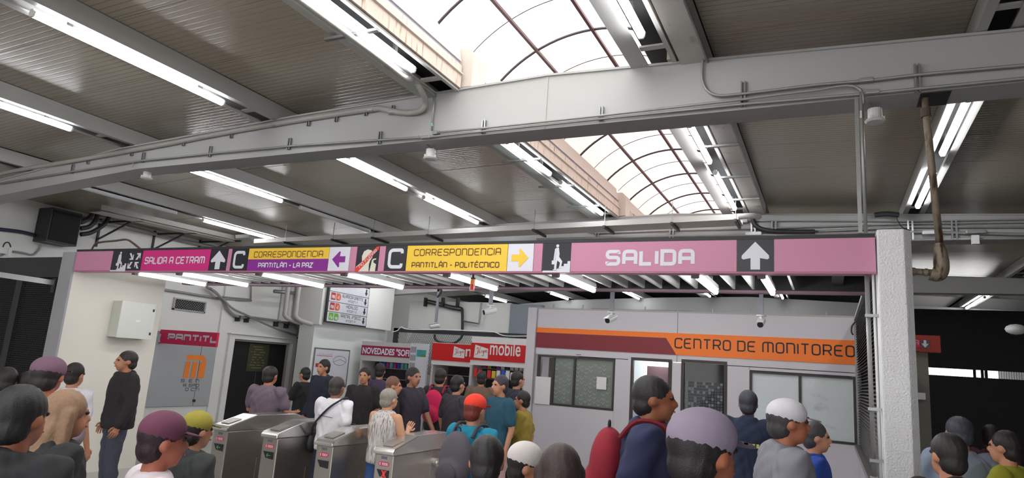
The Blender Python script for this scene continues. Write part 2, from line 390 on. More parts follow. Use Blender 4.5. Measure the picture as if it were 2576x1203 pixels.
# girders
def girder(y, label, wd=.3):
    top = [(-14.0, 3.95), (-11.7, 4.17), (-8.9, 4.45), (-5.7, 4.60), (-2.46, 4.69), (1.32, 4.54), (6.59, 4.37)]
    bot = [(6.59, 4.13), (-8.45, 4.13), (-11.0, 3.96), (-14.0, 3.74)]
    poly = [Vector((x, y, z)) for x, z in bot+[(x, z) for x, z in top]]
    t = thing('roof_girder', label, 'girder', (-3.5, y, 3.74), 'roof girders')
    tk = [0, 1, 2, 3]
    web = MB(); web.prism(poly, (0, .0, 0), (0, wd, 0)); obj('box_web', web, m_girder, t)
    f = MB()
    for (x0, z0), (x1, z1) in zip(top[:-1], top[1:]):
        f.hexa([(x0,y-.02,z0-.015),(x1,y-.02,z1-.015),(x1,y+wd+.02,z1-.015),(x0,y+wd+.02,z0-.015),(x0,y-.02,z0+.006),(x1,y-.02,z1+.006),(x1,y+wd+.02,z1+.006),(x0,y+wd+.02,z0+.006)])
    obj('top_flange', f, m_girder, t)
    s = MB(); s.beam((-2.46, y-.003, 4.135), (-2.46, y-.003, 4.67), .012, .008, (0, 1, 0)); obj('weld_seam', s, m_joist, t)
    return t
g1 = girder(YF, 'large pale grey steel roof girder nearest the viewer, crossing under the skylight')
g2 = girder(11.45, 'second grey roof girder, just visible above the pink sign')
g3 = girder(17.4, 'third grey roof girder, behind the hanging slats and the camera poles')
g4 = girder(23.4, 'farthest grey roof girder, lit from above behind the orange banded kiosk')

# walls
DX = -14.0
wl = MB()
wl.box(DX-.2, DX, -10, 12.62, 0, 4.5); wl.box(DX-.2, DX, 14.72, 15.05, 0, 4.5); wl.box(DX-.2, DX, 12.62, 14.72, 2.07, 4.5)
wl.box(DX-.2, DX, 17.9, 36, 0, 4.5)
wl.box(DX, DX+.05, 12.15, 12.5, 0, 4.45)                       # pilaster
wall_left = struct('wall_left', wl, m_white)
struct('trim_1', MB().box(DX, DX+.12, 12.45, 12.62, 0, 2.07).box(DX, DX+.12, 14.72, 14.86, 0, 2.07).box(DX, DX+.12, 12.45, 14.86, 2.07, 2.19).box(DX, DX+.2, 12.4, 14.9, 2.19, 2.21), m_white)
door = thing('door_1', None, None, (DX-.1, 13.67, 0)); door['kind'] = 'structure'
obj('door_leaf', MB().box(DX-.12, DX-.08, 12.63, 13.66, 0.01, 2.06), m_blackp, door)
obj('door_leaf', MB().box(DX-.12, DX-.08, 13.68, 14.71, 0.01, 2.06), m_blackp, door)
obj('door_frame', MB().box(DX-.1, DX-.02, 12.62, 12.67, 0, 2.07).box(DX-.1, DX-.02, 14.67, 14.72, 0, 2.07).box(DX-.1, DX-.02, 12.67, 14.67, 2.02, 2.07), m_joist, door)
nb = obj('notice_plate', MB().box(DX-.08, DX-.065, 13.3, 14.02, 1.25, 1.98), mat('olive_notice', srgb(62, 62, 44), .5), door)
lt = MB()
for k in range(9):
    y0 = 13.36 + random.uniform(0, .12); y1 = 13.96-random.uniform(0, .18)
    for q in range(int((y1-y0)/.05)):
        if random.random() < .8: lt.box(DX-.064, DX-.062, y0+q*.05, y0+q*.05+.035, 1.9-k*.07, 1.915-k*.07)
setp(obj('lettering', lt, mat('pale_print', srgb(150, 150, 110), .6), nb), kind='stuff')
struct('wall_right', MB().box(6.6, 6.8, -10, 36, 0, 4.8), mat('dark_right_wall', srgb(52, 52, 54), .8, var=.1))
struct('wall_back', MB().box(-14.2, 6.8, -10.2, -10, 3.3, 4.8).box(-14.2, -13, -10.2, -10, 0, 3.3).box(5.6, 6.8, -10.2, -10, 0, 3.3).box(-5, -4.4, -10.2, -10, 0, 3.3), mat('rear_wall', srgb(205, 203, 198), .8))  # wide openings in this unseen wall are added to admit frontal daylight
# far wall with a long slot open to daylight on the right
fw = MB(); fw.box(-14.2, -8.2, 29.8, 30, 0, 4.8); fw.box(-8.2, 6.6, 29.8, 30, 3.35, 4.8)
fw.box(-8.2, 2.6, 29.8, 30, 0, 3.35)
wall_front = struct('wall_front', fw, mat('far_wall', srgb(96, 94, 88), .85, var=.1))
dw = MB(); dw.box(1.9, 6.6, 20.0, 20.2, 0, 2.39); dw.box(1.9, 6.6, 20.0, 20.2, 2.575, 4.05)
struct('wall_far_right', dw, mat('near_black_wall', srgb(30, 30, 33), .85, var=.3))  # wall given an uneven near-black colour
wn = thing('window_1', None, None, (4.2, 20.1, 2.39)); wn['kind'] = 'structure'
wm = MB()
for k in range(95): wm.box(1.95+k*.05, 1.957+k*.05, 20.09, 20.1, 2.39, 2.575)
setp(obj('mesh', wm, m_mesh, wn), kind='stuff')
for x in (3.18, 3.34, 3.42, 5.0): obj('mullion', MB().box(x, x+.05, 20.06, 20.16, 2.39, 2.575), m_blackp, wn)
# ------------------------------------------------------------------ arched skylight
XC, ZC, RA, ZSP = -2.38, 4.13, 1.575, 5.20
A0 = math.asin(-1.15/RA)
def arc(a): return (XC+RA*math.sin(a), ZC+RA*math.cos(a))
sky = thing('skylight', 'arched translucent skylight with dark hoops above the main girder', 'skylight', (XC, 7, 4.7))
pu = [A0, A0*.37, -A0*.32*0 + .0, -A0*.5, -A0]
pu = [A0, math.asin((-3.06-XC)/RA), 0.0, math.asin((3.06+XC)/RA), -A0]
ys = [5.17+1.43*k for k in range(-9, 9)]
half = []
for i in range(len(ys)-1): half += [(ys[i], ys[i]+.715), (ys[i]+.715, ys[i+1])]
for y0, y1 in half:
    for s0, s1 in zip(pu[:-1], pu[1:]):
        q = MB(); n = 5; vs = []
        for k in range(n+1):
            a = s0+(s1-s0)*k/n; x, z = arc(a); vs += [(x, y0+.004, z), (x, y1-.004, z)]
        q.add(vs, [(2*k, 2*k+1, 2*k+3, 2*k+2) for k in range(n)])
        obj('skylight_pane', q, m_pane1 if y1 < 7.9 else m_pane2, sky, smooth=True)
for i, y in enumerate(ys):
    pts = [arc(A0+(-2*A0)*k/24) for k in range(25)]
    obj('hoop', MB().tube([(x, y, z-.02) for x, z in pts], .016, 6), m_hoop, sky, smooth=True)
    if i < len(ys)-1:
        obj('glazing_joint', MB().tube([(x, y+.715, z-.004) for x, z in pts], .006, 5), m_hoop, sky)
for s in pu[1:-1]:
    x, z = arc(s); obj('purlin', MB().box(x-.018, x+.018, ys[0], ys[-1], z-.045, z-.012), m_purlin, sky)
for sgn in (-1, 1):
    sh = 0 if sgn < 0 else .13
    def X(o): return XC + sgn*(o+sh)
    def bx(nm, o0, o1, z0, z1, m, y0=-7.7, y1=17.6): return obj(nm, MB().box(X(o0), X(o1), y0, y1, z0, z1), m, sky)
    segs = [(-7.7, YF-.02), (YF+.34, 11.43), (11.8, 17.38)]
    for y0, y1 in segs:
        bx('curb_panel', 1.06, 1.09, 4.668, 4.81, m_curb, y0, y1); bx('curb_lip', 1.035, 1.08, 4.81, 4.825, m_curb2, y0, y1)
        bx('upper_curb_panel', 1.065, 1.12, 4.826, 4.92, m_curb, y0, y1); bx('gutter_strip', 1.09, 1.15, 4.921, 4.965, m_bluegrey, y0, y1)
        q = MB(); q.hexa([(X(1.075), y0, 4.966), (X(1.15), y0, 4.966), (X(1.15), y1, 4.966), (X(1.075), y1, 4.966), (X(1.13), y0, 5.2), (X(1.17), y0, 5.2), (X(1.17), y1, 5.2), (X(1.13), y1, 5.2)])
        obj('flashing', q, m_curb2, sky)
    if sgn > 0: obj('cover_flashing', MB().box(XC+1.14, XC+1.30, -7.7, 17.6, 5.2, 5.21), m_curb2, sky)
    for yg in (YF, 11.45):
        q = MB(); q.prism([(X(1.13), yg+.01, 4.69), (X(.95), yg+.01, 4.69), (X(.95), yg+.01, 5.06), (X(1.02), yg+.01, 5.13), (X(1.15), yg+.01, 5.14)], (0, 0, 0), (0, .29, 0))
        obj('corner_post', q, mat('post_cream', srgb(214, 206, 198), .5), sky, bevel=.006)
        obj('rusty_stub', MB().box(X(1.03), X(1.12), yg+.62, yg+.78, 4.60, 4.93), m_curb, sky)
# corrugated zinc strip beside the left slot
z = zb(-3.5)
for y0 in np.arange(-1.5, 16, 2.2):
    obj('edge_strip', MB().box(-3.478, -3.462, y0, y0+2.18, z-.005, z+.03), m_galv, sky)
# cover plates right of the skylight
cp = thing('cable_duct', 'pale grey cable duct cover along the right side of the skylight', 'duct', (-1.05, -2, z-.02))
for k in range(9):
    y0 = -1.6+k*1.45
    q = MB(); q.box(-1.165, -.945, y0, y0+1.44, z-.03, z-.01); obj('cover_plate', q, mat('duct_plate', srgb(190, 186, 182), .5, var=.1, vs=4, stain=(srgb(140, 130, 120), (7, 3, 5), .6, .75)), cp)
obj('side_rail', MB().box(-.94, -.925, -1.6, 11.3, z-.045, z+.12), m_galv, cp)
for y in (2.6, 3.9, 7.75, 9.05, 10.25):
    obj('cross_strut', MB().box(-1.315, -.93, y, y+.045, z-.07, z-.046), m_galv, cp)
cl = thing('cable_duct', 'pale conduit channel hung under the left edge of the skylight', 'duct', (-3.8, -2, z-.02))
obj('channel', MB().box(-3.86, -3.74, -1.6, 11.2, z-.032, z-.012), mat('greenish_zinc', srgb(168, 178, 172), .4, .4), cl)
for y in (4.15, 7.75, 9.05, 10.3): obj('cross_strut', MB().box(-4.02, -3.64, y, y+.04, z-.06, z-.034), m_galv, cl); obj('cross_strut', MB().box(-3.555, -3.44, y, y+.04, z-.06, z-.034), m_galv, cl)

# ------------------------------------------------------------------ ceiling lamps
def lamp(xc, y0, y1, zt, label, lit=True, group='tube lights in the roof joists', wd=.066, hh=.066, end=True, mt=None):
    t = thing('batten_light', label, 'light', (xc, (y0+y1)/2, zt-hh), group)
    obj('housing', MB().hexa([(xc-wd*.28, y0, zt-.02), (xc+wd*.28, y0, zt-.02), (xc+wd*.28, y1, zt-.02), (xc-wd*.28, y1, zt-.02), (xc-wd*.28, y0, zt), (xc+wd*.28, y0, zt), (xc+wd*.28, y1, zt), (xc-wd*.28, y1, zt)]), m_plasticw, t)
    q = MB(); pr = [(-.5, -.26), (-.42, -.75), (-.25, -1), (.25, -1), (.42, -.75), (.5, -.26)]
    q.prism([(xc+a*wd, y0+.02, zt+b*hh) for a, b in pr], (0, 0, 0), (0, y1-y0-.04, 0)); obj('diffuser', q, (mt or m_tube) if lit else m_unlit, t)
    for ya, yb in ((y0, y0+.02), (y1-.02, y1)):
        q = MB(); q.prism([(xc+a*wd*1.06, ya, zt+b*hh*1.05) for a, b in pr], (0, 0, 0), (0, yb-ya, 0)); obj('end_cap', q, m_plasticw, t)
    obj('hanger', MB().box(xc-.015, xc+.015, y0+.3, y0+.34, zt, zt+.09), m_galv, t)
    obj('hanger', MB().box(xc-.015, xc+.015, y1-.34, y1-.3, zt, zt+.09), m_galv, t)
    return t
XL = dict(C=-11.36, B=-8.82, A=-6.13, L=-3.60, R=-1.36, D=1.17, E=3.6)
def ly(px, X, z):   # depth of a lamp end seen at this pixel, on the line of its joist
    d = ray(*px); t = (z-EYE.z)/d.z; return d.y*t
LL = [('A', (75,35), (560,262), 1, 'long lit tube light nearest on the left, above the girder'),
 ('B', (-60,235), (175,328), 1, 'lit tube light cut by the left picture edge'),
 ('L', (700,-75), (1045,178), 1, 'lit tube light left of the skylight, in front of the girder'),
 ('B', (460,425), (710,508), 1, 'lit tube light behind the left part of the girder'),
 ('A', (815,393), (1018,478), 1, 'lit tube light emerging from behind the girder left of the round speaker'),
 ('A', (1063,498), (1198,562), 1, 'lit tube light above the yellow sign panels'),
 ('B', (755,523), (935,583), 0, 'unlit tube light above the purple sign panel'),
 ('C', (190,470), (445,537), 0, 'unlit tube light near the left wall'),
 ('C', (505,555), (690,603), 1, 'lit tube light low at the left, over the cable tray bend'),
 ('L', (1270,358), (1380,440), 1, 'lit tube light left of the far skylight bay, nearer one'),
 ('L', (1410,460), (1510,540), 1, 'lit tube light left of the far skylight bay, farther one'),
 ('R', (1735,316), (1790,410), 1, 'lit tube light right of the far skylight bay, nearer one'),
 ('R', (1803,435), (1852,527), 1, 'lit tube light right of the far skylight bay, farther one'),
 ('R', (1530,-100), (1616,92), 1, 'lit tube light right of the skylight, in front of the girder'),
 ('D', (2440,250), (2365,390), 1, 'lit tube light beside the stained drain pipe, nearer one'),
 ('D', (2352,430), (2305,522), 1, 'lit tube light beside the stained drain pipe, farther one')]
for k, a, b, lit, lab in LL:
    X = XL[k]; z = zb(X)-.045
    y0 = onX(a[0], a[1], X).y; y1 = onX(b[0], b[1], X).y
    # keep the line of the joist, take the depth where the ray meets the height of the lamp
    y0 = ly(a, X, z); y1 = ly(b, X, z)
    lamp(X, y0, y1, z+.045, lab, bool(lit))
# lamps of the farther bays and fill lamps added behind the viewer
for k, y0, y1, lab in (('C', 21.4, 23.2, 'leftmost small lit tube light under the far girder, above the shop signs'), ('B', 21.4, 23.2, 'small lit tube light beside the left bullet camera pole'),
   ('A', 20.5, 23.2, 'small lit tube light left of the pole of the middle bullet camera'), ('L', 20.6, 22.7, 'small lit tube light above the kiosk, over the start of the CENTRO lettering'),
   ('R', 20.5, 22.8, 'small lit tube light above the kiosk, right of the right bullet camera pole'),
   ('E', 20.6, 23.2, 'lit tube light in the far right bay'), ('D', 13.2, 14.8, 'short lit tube light just right of the white column')):
    X = XL[k]; lamp(X, y0, y1, zb(X)-.0, lab, True, 'small tube lights in the far bays')
for X in (XL['B'], XL['A'], XL['L'], XL['R'], XL['D'], XL['E']):
    for y0 in (-1.6, -4.6, -7.6):
        lamp(X, y0, y0+2.0, zb(X), 'added fill tube light in the roof joists behind the viewer', True, 'added fill lights behind the viewer')
for X in (XL['C'], XL['B'], XL['A'], XL['L'], XL['R']):  # unseen tubes added behind the sign to brighten the far bay
    for y0 in (12.6, 15.0):
        lamp(X, y0, y0+1.9, zb(X), 'added fill tube light hidden behind the pink sign, over the kiosk front', True, 'added fill lights over the kiosk front')
# ------------------------------------------------------------------ overhead sign on the gate line
UX, UZ = Vector((1, 0, 0)), Vector((0, 0, 1))
SB, ST = 2.725, 3.0
def hx(px): return onY(px, 658-(px-190)*.01, YF).x
sign = thing('overhead_sign', 'long pink overhead direction sign spanning above the turnstiles', 'sign', (-4.5, YF, SB))
obj('housing', MB().box(hx(189), hx(2203), YF+.006, YF+.10, SB+.012, ST), m_joist, sign)
obj('top_rail', MB().box(hx(189), hx(2203), YF-.006, YF+.11, ST, ST+.028), m_dark, sign)
obj('bottom_rail', MB().box(hx(189), hx(2203), YF-.004, YF+.11, SB-.004, SB+.011), mat('mauve_rail', srgb(176, 112, 140), .4), sign)
def panel(x0, x1, m, z0=SB+.012, z1=ST-.001, lab=None):
    return obj('sign_panel', MB().box(hx(x0)+.003, hx(x1)-.003, YF-.004, YF+.005, z0, z1), m, sign, label=lab)
def txt(s, x0, x1, fz0, fz1, stroke, m, par, **kw):   # fz: fractions of the panel height
    h = ST-SB; a = hx(x0); b = hx(x1)
    return letters('lettering', s, (a, YF-.0045, SB+h*fz0), UX, UZ, b-a, h*(fz1-fz0), stroke, m, par, **kw)
def art(name, x0, x1, polys, m, par, dy=.0016, asp=False):   # polygons in panel fractions
    a, b = hx(x0), hx(x1); h = ST-SB; mb = MB()
    for i, P in enumerate(polys): mb.prism([(a+(b-a)*u, YF-.004-dy-.0005*i, SB+h*v) for u, v in P], (0, 0, 0), (0, -.0006, 0))
    return obj(name, mb, m, par)
MAN = [[(.53+.06*math.cos(k*.6283), .90+.052*math.sin(k*.6283)) for k in range(10)], [(.47,.83),(.58,.84),(.62,.62),(.60,.46),(.46,.46),(.45,.62)], [(.46,.47),(.56,.47),(.53,.28),(.52,.07),(.44,.07),(.44,.28)],
       [(.50,.50),(.60,.54),(.74,.37),(.68,.31),(.52,.42)], [(.66,.35),(.74,.37),(.70,.16),(.63,.16)], [(.62,.18),(.76,.20),(.76,.16),(.62,.13)], [(.40,.07),(.40,.10),(.58,.10),(.58,.07)], [(.34,.40),(.47,.40),(.47,.27),(.34,.27)], [(.44,.80),(.50,.80),(.45,.40),(.40,.40)]]
STAIR = [[(0,.0),(1,.0),(1,.38),(.9,.38),(.9,.29),(.77,.29),(.77,.21),(.64,.21),(.64,.13),(.52,.13),(.52,.06),(0,.06)]]
ARROW = [[(.5,.93),(.9,.52),(.91,.44),(.86,.40),(.64,.44),(.64,.1),(.36,.1),(.36,.44),(.14,.40),(.09,.44),(.10,.52)]]
LEFT = [[(.16,.5),(.52,.82),(.58,.80),(.56,.62),(.86,.62),(.86,.38),(.56,.38),(.58,.20),(.52,.18)]]
RIGHT = [[(.84,.5),(.50,.82),(.45,.80),(.46,.62),(.14,.62),(.14,.38),(.46,.38),(.45,.20),(.50,.18)]]
panel(190, 282, m_pink)
p = panel(282, 320, m_black, lab='black pictogram panel of a person climbing stairs'); art('pictogram', 282, 320, MAN, m_signw, p); art('stairs', 282, 320, STAIR, m_signw, p)
p = panel(320, 357, m_black, lab='black pictogram panel with four white arrows')
q = []
for fx, fy in ((1, 1), (-1, 1), (1, -1), (-1, -1)):
    out = fx == fy
    base = [(.08,.06),(.22,.06),(.36,.30),(.36,.14),(.42,.14),(.42,.44),(.14,.44),(.14,.36),(.27,.36)]
    if (fx, fy) in ((1, 1), (-1, -1)): pass
    pts = []
    for u, v in base:
        if (fx, fy) == (-1, 1) or (fx, fy) == (1, -1): u, v = .5-u, .5-v
        if (fx, fy) == (1, -1): pass
        pts.append((.5+fx*u*.92, .5+fy*v*.84))
    if fx*fy < 0: pts = pts[::-1]
    q.append(pts)
art('pictogram', 320, 357, q, m_signw, p)
p = panel(357, 528, m_magenta); txt('SALIDA A CETRAM', 365, 516, .34, .68, .016, m_signw, p, slant=.03)
p = panel(528, 572, m_black); art('arrow', 528, 572, ARROW, m_signw, p)
panel(572, 582, m_pink)
p = panel(582, 624, m_black); txt('C', 588, 616, .13, .90, .034, m_signw, p)
p = panel(624, 827, m_yellow, z0=SB+.145); txt('CORRESPONDENCIA', 638, 812, .60, .86, .008, m_brown, p)
p = panel(624, 827, m_purple, z1=SB+.145); txt('PANTITLÁN - LA PAZ', 652, 790, .16, .38, .012, m_signw, p)
p = panel(827, 880, m_signw); art('arrow', 829, 876, LEFT, m_purple, p)
panel(880, 897, m_pink)
p = panel(897, 953, m_black, lab='black no smoking panel with a red diagonal band')
art('pictogram', 897, 953, [[(.02,.02),(.03,.2),(.28,.4),(.25,.62),(.32,.8),(.48,.88),(.66,.84),(.74,.7),(.72,.56),(.64,.44),(.60,.3),(.62,.02)],
    [(.66,.02),(.70,.30),(.72,.46),(.78,.48),(.80,.36),(.92,.3),(.90,.02)], [(.74,.50),(.76,.44),(.90,.48),(.90,.53)]], mat('cream_print', srgb(228, 224, 208), .5), p)
art('red_band', 897, 953, [[(.0,.0),(.0,.12),(.88,.98),(1,.99),(.98,.88),(.14,.0)]], m_redp, p, dy=.003)
a = Vector((hx(900), YF-.0078, SB+.02)); b = Vector((hx(951), YF-.0078, ST-.022)); d = (b-a); L0 = d.length; d.normalize(); nrm = Vector((-d.z, 0, d.x))
letters('lettering', 'NO FUMAR', a+d*.05-nrm*.017, d, nrm, L0-.08, .034, .005, m_signw, p)
panel(953, 969, m_pink)
p = panel(969, 1023, m_black); txt('C', 977, 1015, .13, .90, .036, m_signw, p)
p = panel(1023, 1277, m_yellow); txt('CORRESPONDENCIA', 1041, 1260, .60, .86, .0085, m_brown, p); txt('PANTITLÁN - POLITÉCNICO', 1038, 1258, .16, .37, .009, m_brown, p)
p = panel(1277, 1343, m_signw); art('arrow', 1279, 1340, RIGHT, m_yellow, p)
panel(1343, 1365, m_pink)
p = panel(1365, 1436, m_black, lab='large black pictogram panel of a man with a case climbing stairs'); art('pictogram', 1368, 1433, MAN, m_signw, p); art('stairs', 1368, 1436, STAIR, m_signw, p)
p = panel(1436, 1854, m_pink); txt('SALIDA', 1524, 1748, .22, .74, .032, m_signw, p, gap=.30)
p = panel(1854, 1947, m_black); art('arrow', 1858, 1943, ARROW, m_signw, p)
panel(1947, 2203, m_pink)
# white slatted canopy behind the sign
can = thing('slatted_canopy', 'black framed canopy with white slats hanging behind the pink sign', 'canopy', (-4.5, 6.4, 2.78))
obj('roof_board', MB().box(-9.3, .33, YF+.115, 7.34, 2.99, 3.01), m_blackp, can)
obj('rear_beam', MB().box(-9.3, .33, 7.26, 7.34, 2.80, 2.99), m_dark, can)
obj('rear_rail', MB().box(-9.3, .33, 7.24, 7.35, 2.775, 2.80), mat('mauve_rail2', srgb(150, 120, 136), .4), can)
obj('crossbar', MB().box(.02, .12, YF+.12, 7.25, 2.86, 2.985), m_dark, can)
obj('crossbar', MB().box(.14, .32, 6.2, 6.26, 2.86, 2.985), m_dark, can)
m_slat = mat('white_slat', srgb(228, 228, 224), .45, var=.03)
xs = [-.32-.19*k for k in range(45)]
for i, x in enumerate(xs):
    if i in (1, 4): continue
    q = MB(); q.prism([(x-.006, YF+.12, 2.985), (x-.006, 7.2, 2.985), (x-.006, 7.17, 2.81), (x-.006, YF+.12, 2.81)], (0, 0, 0), (.012, 0, 0))
    q.box(x-.016, x+.006, YF+.12, 7.17, 2.80, 2.812); obj('slat', q, m_slat, can)
for i, (px, xx) in enumerate(((345, -8.3), (443, -7.45), (637, -6.08), (857, -4.81), (1110, -3.5), (1395, -2.31), (1745, -1.03), (1920, -.50))):
    names = ['leftmost of the lit tube lights hung under the slats', 'second from the left of the lit tube lights under the slats', 'lit tube light under the slats below the yellow and purple panel', 'lit tube light under the slats left of the middle, over the platform list board',
             'lit tube light under the slats beside the orange beacon', 'lit tube light under the slats left of the big SALIDA word', 'lit tube light under the slats below the end of SALIDA', 'rightmost lit tube light under the slats, below the big arrow']
    t = lamp(xx, YF+.16, 6.86, 2.75, names[i], True, 'tube lights under the slatted canopy', wd=.05, hh=.048, mt=m_tube2)
    obj('reflector', MB().prism([(xx-.03, YF+.16, 2.752), (xx+.03, YF+.16, 2.752), (xx+.022, YF+.16, 2.80), (xx-.022, YF+.16, 2.80)], (0, 0, 0), (0, 1.1, 0)), m_plasticw, t)
    obj('bracket', MB().box(xx-.035, xx+.03, YF+.115, YF+.155, 2.70, 2.80), mat('bracket_grey', srgb(110, 100, 108), .5), t)
# ------------------------------------------------------------------ columns at both ends of the sign
colx0, colx1 = .325, .52
q = MB(); q.prism([(colx0, YF-.06, 0), (colx1-.02, YF-.06, 0), (colx1+.03, YF, 0), (colx1+.03, YF+.22, 0), (colx0, YF+.22, 0)], (0, 0, 0), (0, 0, 3.05))
obj('column', q, m_column, bevel=.012, label='white rough-textured column at the right end of the pink sign', category='column')
st = struct('wall_stub', MB().box(-9.62, -9.385, YF+.0, 7.02, 0, 2.9), m_cream)
struct('trim_2', MB().box(-9.66, -9.385, YF-.03, YF-.001, 0, 2.99), mat('grey_jamb', srgb(160, 160, 164), .5))
# junction box on the stub wall
jx = -9.384
eb = thing('electrical_box', 'grey metal electrical cabinet on the cream wall at left', 'cabinet', (jx+.1, 6.55, 1.85))
b0 = onX(310, 757, jx+.22); b1 = onX(379, 856, jx+.22)
obj('body', MB().box(jx+.001, jx+.2, b0.y, b1.y, b1.z+.01, b0.z), mat('cabinet_grey', srgb(200, 202, 194), .45, var=.03), eb)
dr = obj('door', MB().box(jx+.2, jx+.22, b0.y-.006, b1.y+.006, b1.z+.004, b0.z+.006), mat('cabinet_grey2', srgb(210, 212, 204), .45, var=.03), eb, bevel=.003)
for zz in (b0.z-.09, b1.z+.09): obj('lock', MB().box(jx+.22, jx+.226, b1.y-.045, b1.y-.02, zz-.02, zz+.02), m_dark, dr)
obj('sticker', MB().box(jx+.22, jx+.221, (b0.y+b1.y)/2-.02, (b0.y+b1.y)/2+.05, (b0.z+b1.z)/2-.015, (b0.z+b1.z)/2+.015), m_plasticw, dr)
# dark mesh screen left of the stub wall
ms = thing('mesh_screen', 'black expanded mesh screen left of the cream wall end', 'screen', (-10.8, YF+.1, 0))
obj('frame', MB().box(-13.9, -9.64, YF+.02, YF+.08, 2.64, 2.93).box(-13.9, -13.8, YF+.02, YF+.08, 0, 2.64).box(-9.72, -9.64, YF+.02, YF+.08, 0, 2.64).box(-13.8, -9.72, YF+.02, YF+.08, 0, .1), m_dark, ms)
obj('backing', MB().box(-13.9, -9.66, YF+.10, YF+.11, 0, 2.9), m_blackp, ms)
obj('post', MB().box(-10.75, -10.6, YF+.03, YF+.09, .1, 2.64), m_dark, ms)
q = MB(); 
for k in range(85):
    q.box(-13.8, -9.72, YF+.05, YF+.056, .12+k*.03, .132+k*.03)
for k in range(80): q.box(-13.78+k*.05, -13.77+k*.05, YF+.05, YF+.055, .1, 2.64)
setp(obj('mesh', q, m_mesh, ms), kind='stuff')
p0 = onY(-30, 686, YF-.6); 
obj('brace_bar', MB().beam(onX(-10, 690, -9.9), onX(163, 716, -9.75), .05, .07), m_galv, ms)
obj('hinge_plate', MB().box(-9.80, -9.72, YF-.02, YF+.02, 2.42, 2.62), m_dark, ms)
# conduit and switch box down the inner side of the column
cn = thing('conduit_drop', 'grey vertical conduit with couplings beside the white column', 'conduit', (.27, YF+.1, 1.2))
obj('pipe', MB().tube([(.255, YF+.05, 2.72), (.262, YF+.05, 1.25)], .016, 8), m_cond, cn, smooth=True)
obj('pipe', MB().tube([(.295, YF+.03, 2.72), (.30, YF+.03, 1.9), (.305, YF+.03, 1.1)], .009, 8), m_plasticw, cn, smooth=True)
for zz in (2.4, 1.72, 1.36): obj('clamp', MB().box(.235, .322, YF+.02, YF+.06, zz, zz+.022), m_galv, cn)
obj('fitting', MB().box(.235, .29, YF+.01, YF+.08, 1.10, 1.26), m_cond, cn, bevel=.008)
# ------------------------------------------------------------------ conduits on the first girder
def px_path(pts, y): return [onY(a, b, y) for a, b in pts]
def smooth_path(P, n=6):
    P = [Vector(p) for p in P]; out = []
    for i in range(len(P)-1):
        a, b, c, d = P[max(i-1, 0)], P[i], P[i+1], P[min(i+2, len(P)-1)]
        for k in range(n):
            t = k/n; out.append(.5*((2*b)+(c-a)*t+(2*a-5*b+4*c-d)*t*t+(3*b-3*c+d-a)*t**3))
    return out+[P[-1]]
YC = YF-.035
t = thing('conduit', 'thick grey flexible pipe looping from the skylight edge onto the girder', 'conduit', (-5, YC, 4.3))
P = [(-3.69, 1.5, 4.545), (-3.69, 4.3, 4.545), (-3.70, 4.95, 4.54)] + [tuple(onY(a, b, y)) for a, b, y in ((1040,197,5.2),(1060,228,5.35),(1070,255,5.5),(1060,277,5.54))]
P += [tuple(v) for v in px_path([(1030,284), (1000,282), (965,275), (930,275), (740,304), (560,335), (400,366), (200,402), (0,437), (-150,475)], YC)]
obj('pipe', MB().tube(smooth_path(P), .032, 10), m_flex, t, smooth=True)
for a, b in ((1012, 172), ): obj('coupling', MB().tube([(-3.695, 4.62, 4.545), (-3.695, 4.72, 4.545)], .038, 10), m_cond, t)
for a, b in ((934,276), (985,281), (690,313), (1040,196)):
    c = onY(a, b, YC if b > 200 else 5.2); obj('coupling', MB().tube([c-UX*.03, c+UX*.03], .032, 10), m_cond, t)
def clamp(px, z0, z1, par, y=YF):
    v = onY(px, 330, y); x = v.x
    obj('strut_clamp', MB().box(x-.02, x-.008, y-.03, y-.001, z0, z1).box(x+.008, x+.02, y-.03, y-.001, z0, z1).box(x-.008, x+.008, y-.006, y-.001, z0, z1), m_galv, par)
for px, z in ((776,4.46), (845,4.47), (918,4.50), (587,4.42), (470,4.39), (345,4.33), (985,4.50), (240,4.28)):
    clamp(px, z-.01, z+.07, t)
t = thing('conduit', 'thin grey conduit pair along the lower edge of the main girder', 'conduit', (-4, YC, 4.15))
low = [(0,462), (180,432), (350,405), (545,385), (740,367), (960,352), (1085,344), (1220,330), (1512,299), (1870,262), (2210,233), (2576,197), (2700,185), (4800,-60)]
obj('pipe', MB().tube(px_path(low, YC), .013, 8), m_cond, t, smooth=True)
obj('pipe', MB().tube(px_path([(1100,334), (1220,322), (1512,291), (1870,250), (1960,238), (2060,226), (2105,218)]+[(2130,215),(2150,217),(2165,226),(2171,242),(2173,262)], YC-.02), .012, 8), m_cond, t, smooth=True)
c = onY(1100, 334, YC); obj('junction_fitting', MB().box(c.x-.055, c.x+.03, YC-.02, YC+.02, c.z-.02, c.z+.02), m_cond, t, bevel=.008)
c = onY(1073, 346, YC); obj('junction_fitting', MB().box(c.x-.06, c.x+.05, YC-.02, YC+.02, c.z-.012, c.z+.02), m_cond, t, bevel=.008)
for px, z in ((960,4.16), (1218,4.16), (1512,4.17), (735,4.20), (540,4.21), (375,4.23), (205,4.17)): clamp(px, z-.02, z+.12, t)
t = thing('conduit', 'short vertical conduit dropping down the main girder face under the skylight post', 'conduit', (-3.7, YC, 4.2))
obj('pipe', MB().tube(px_path([(1092, 236), (1091, 262), (1086, 328)], YC), .012, 8), m_cond, t, smooth=True)
obj('tape_band', MB().tube(px_path([(1087, 310), (1086.5, 318)], YC), .0135, 8), mat('green_tape', srgb(120, 190, 170), .5), t)
t = thing('conduit', 'upper grey conduit curving off the skylight casing onto the main girder', 'conduit', (.3, YC, 4.2))
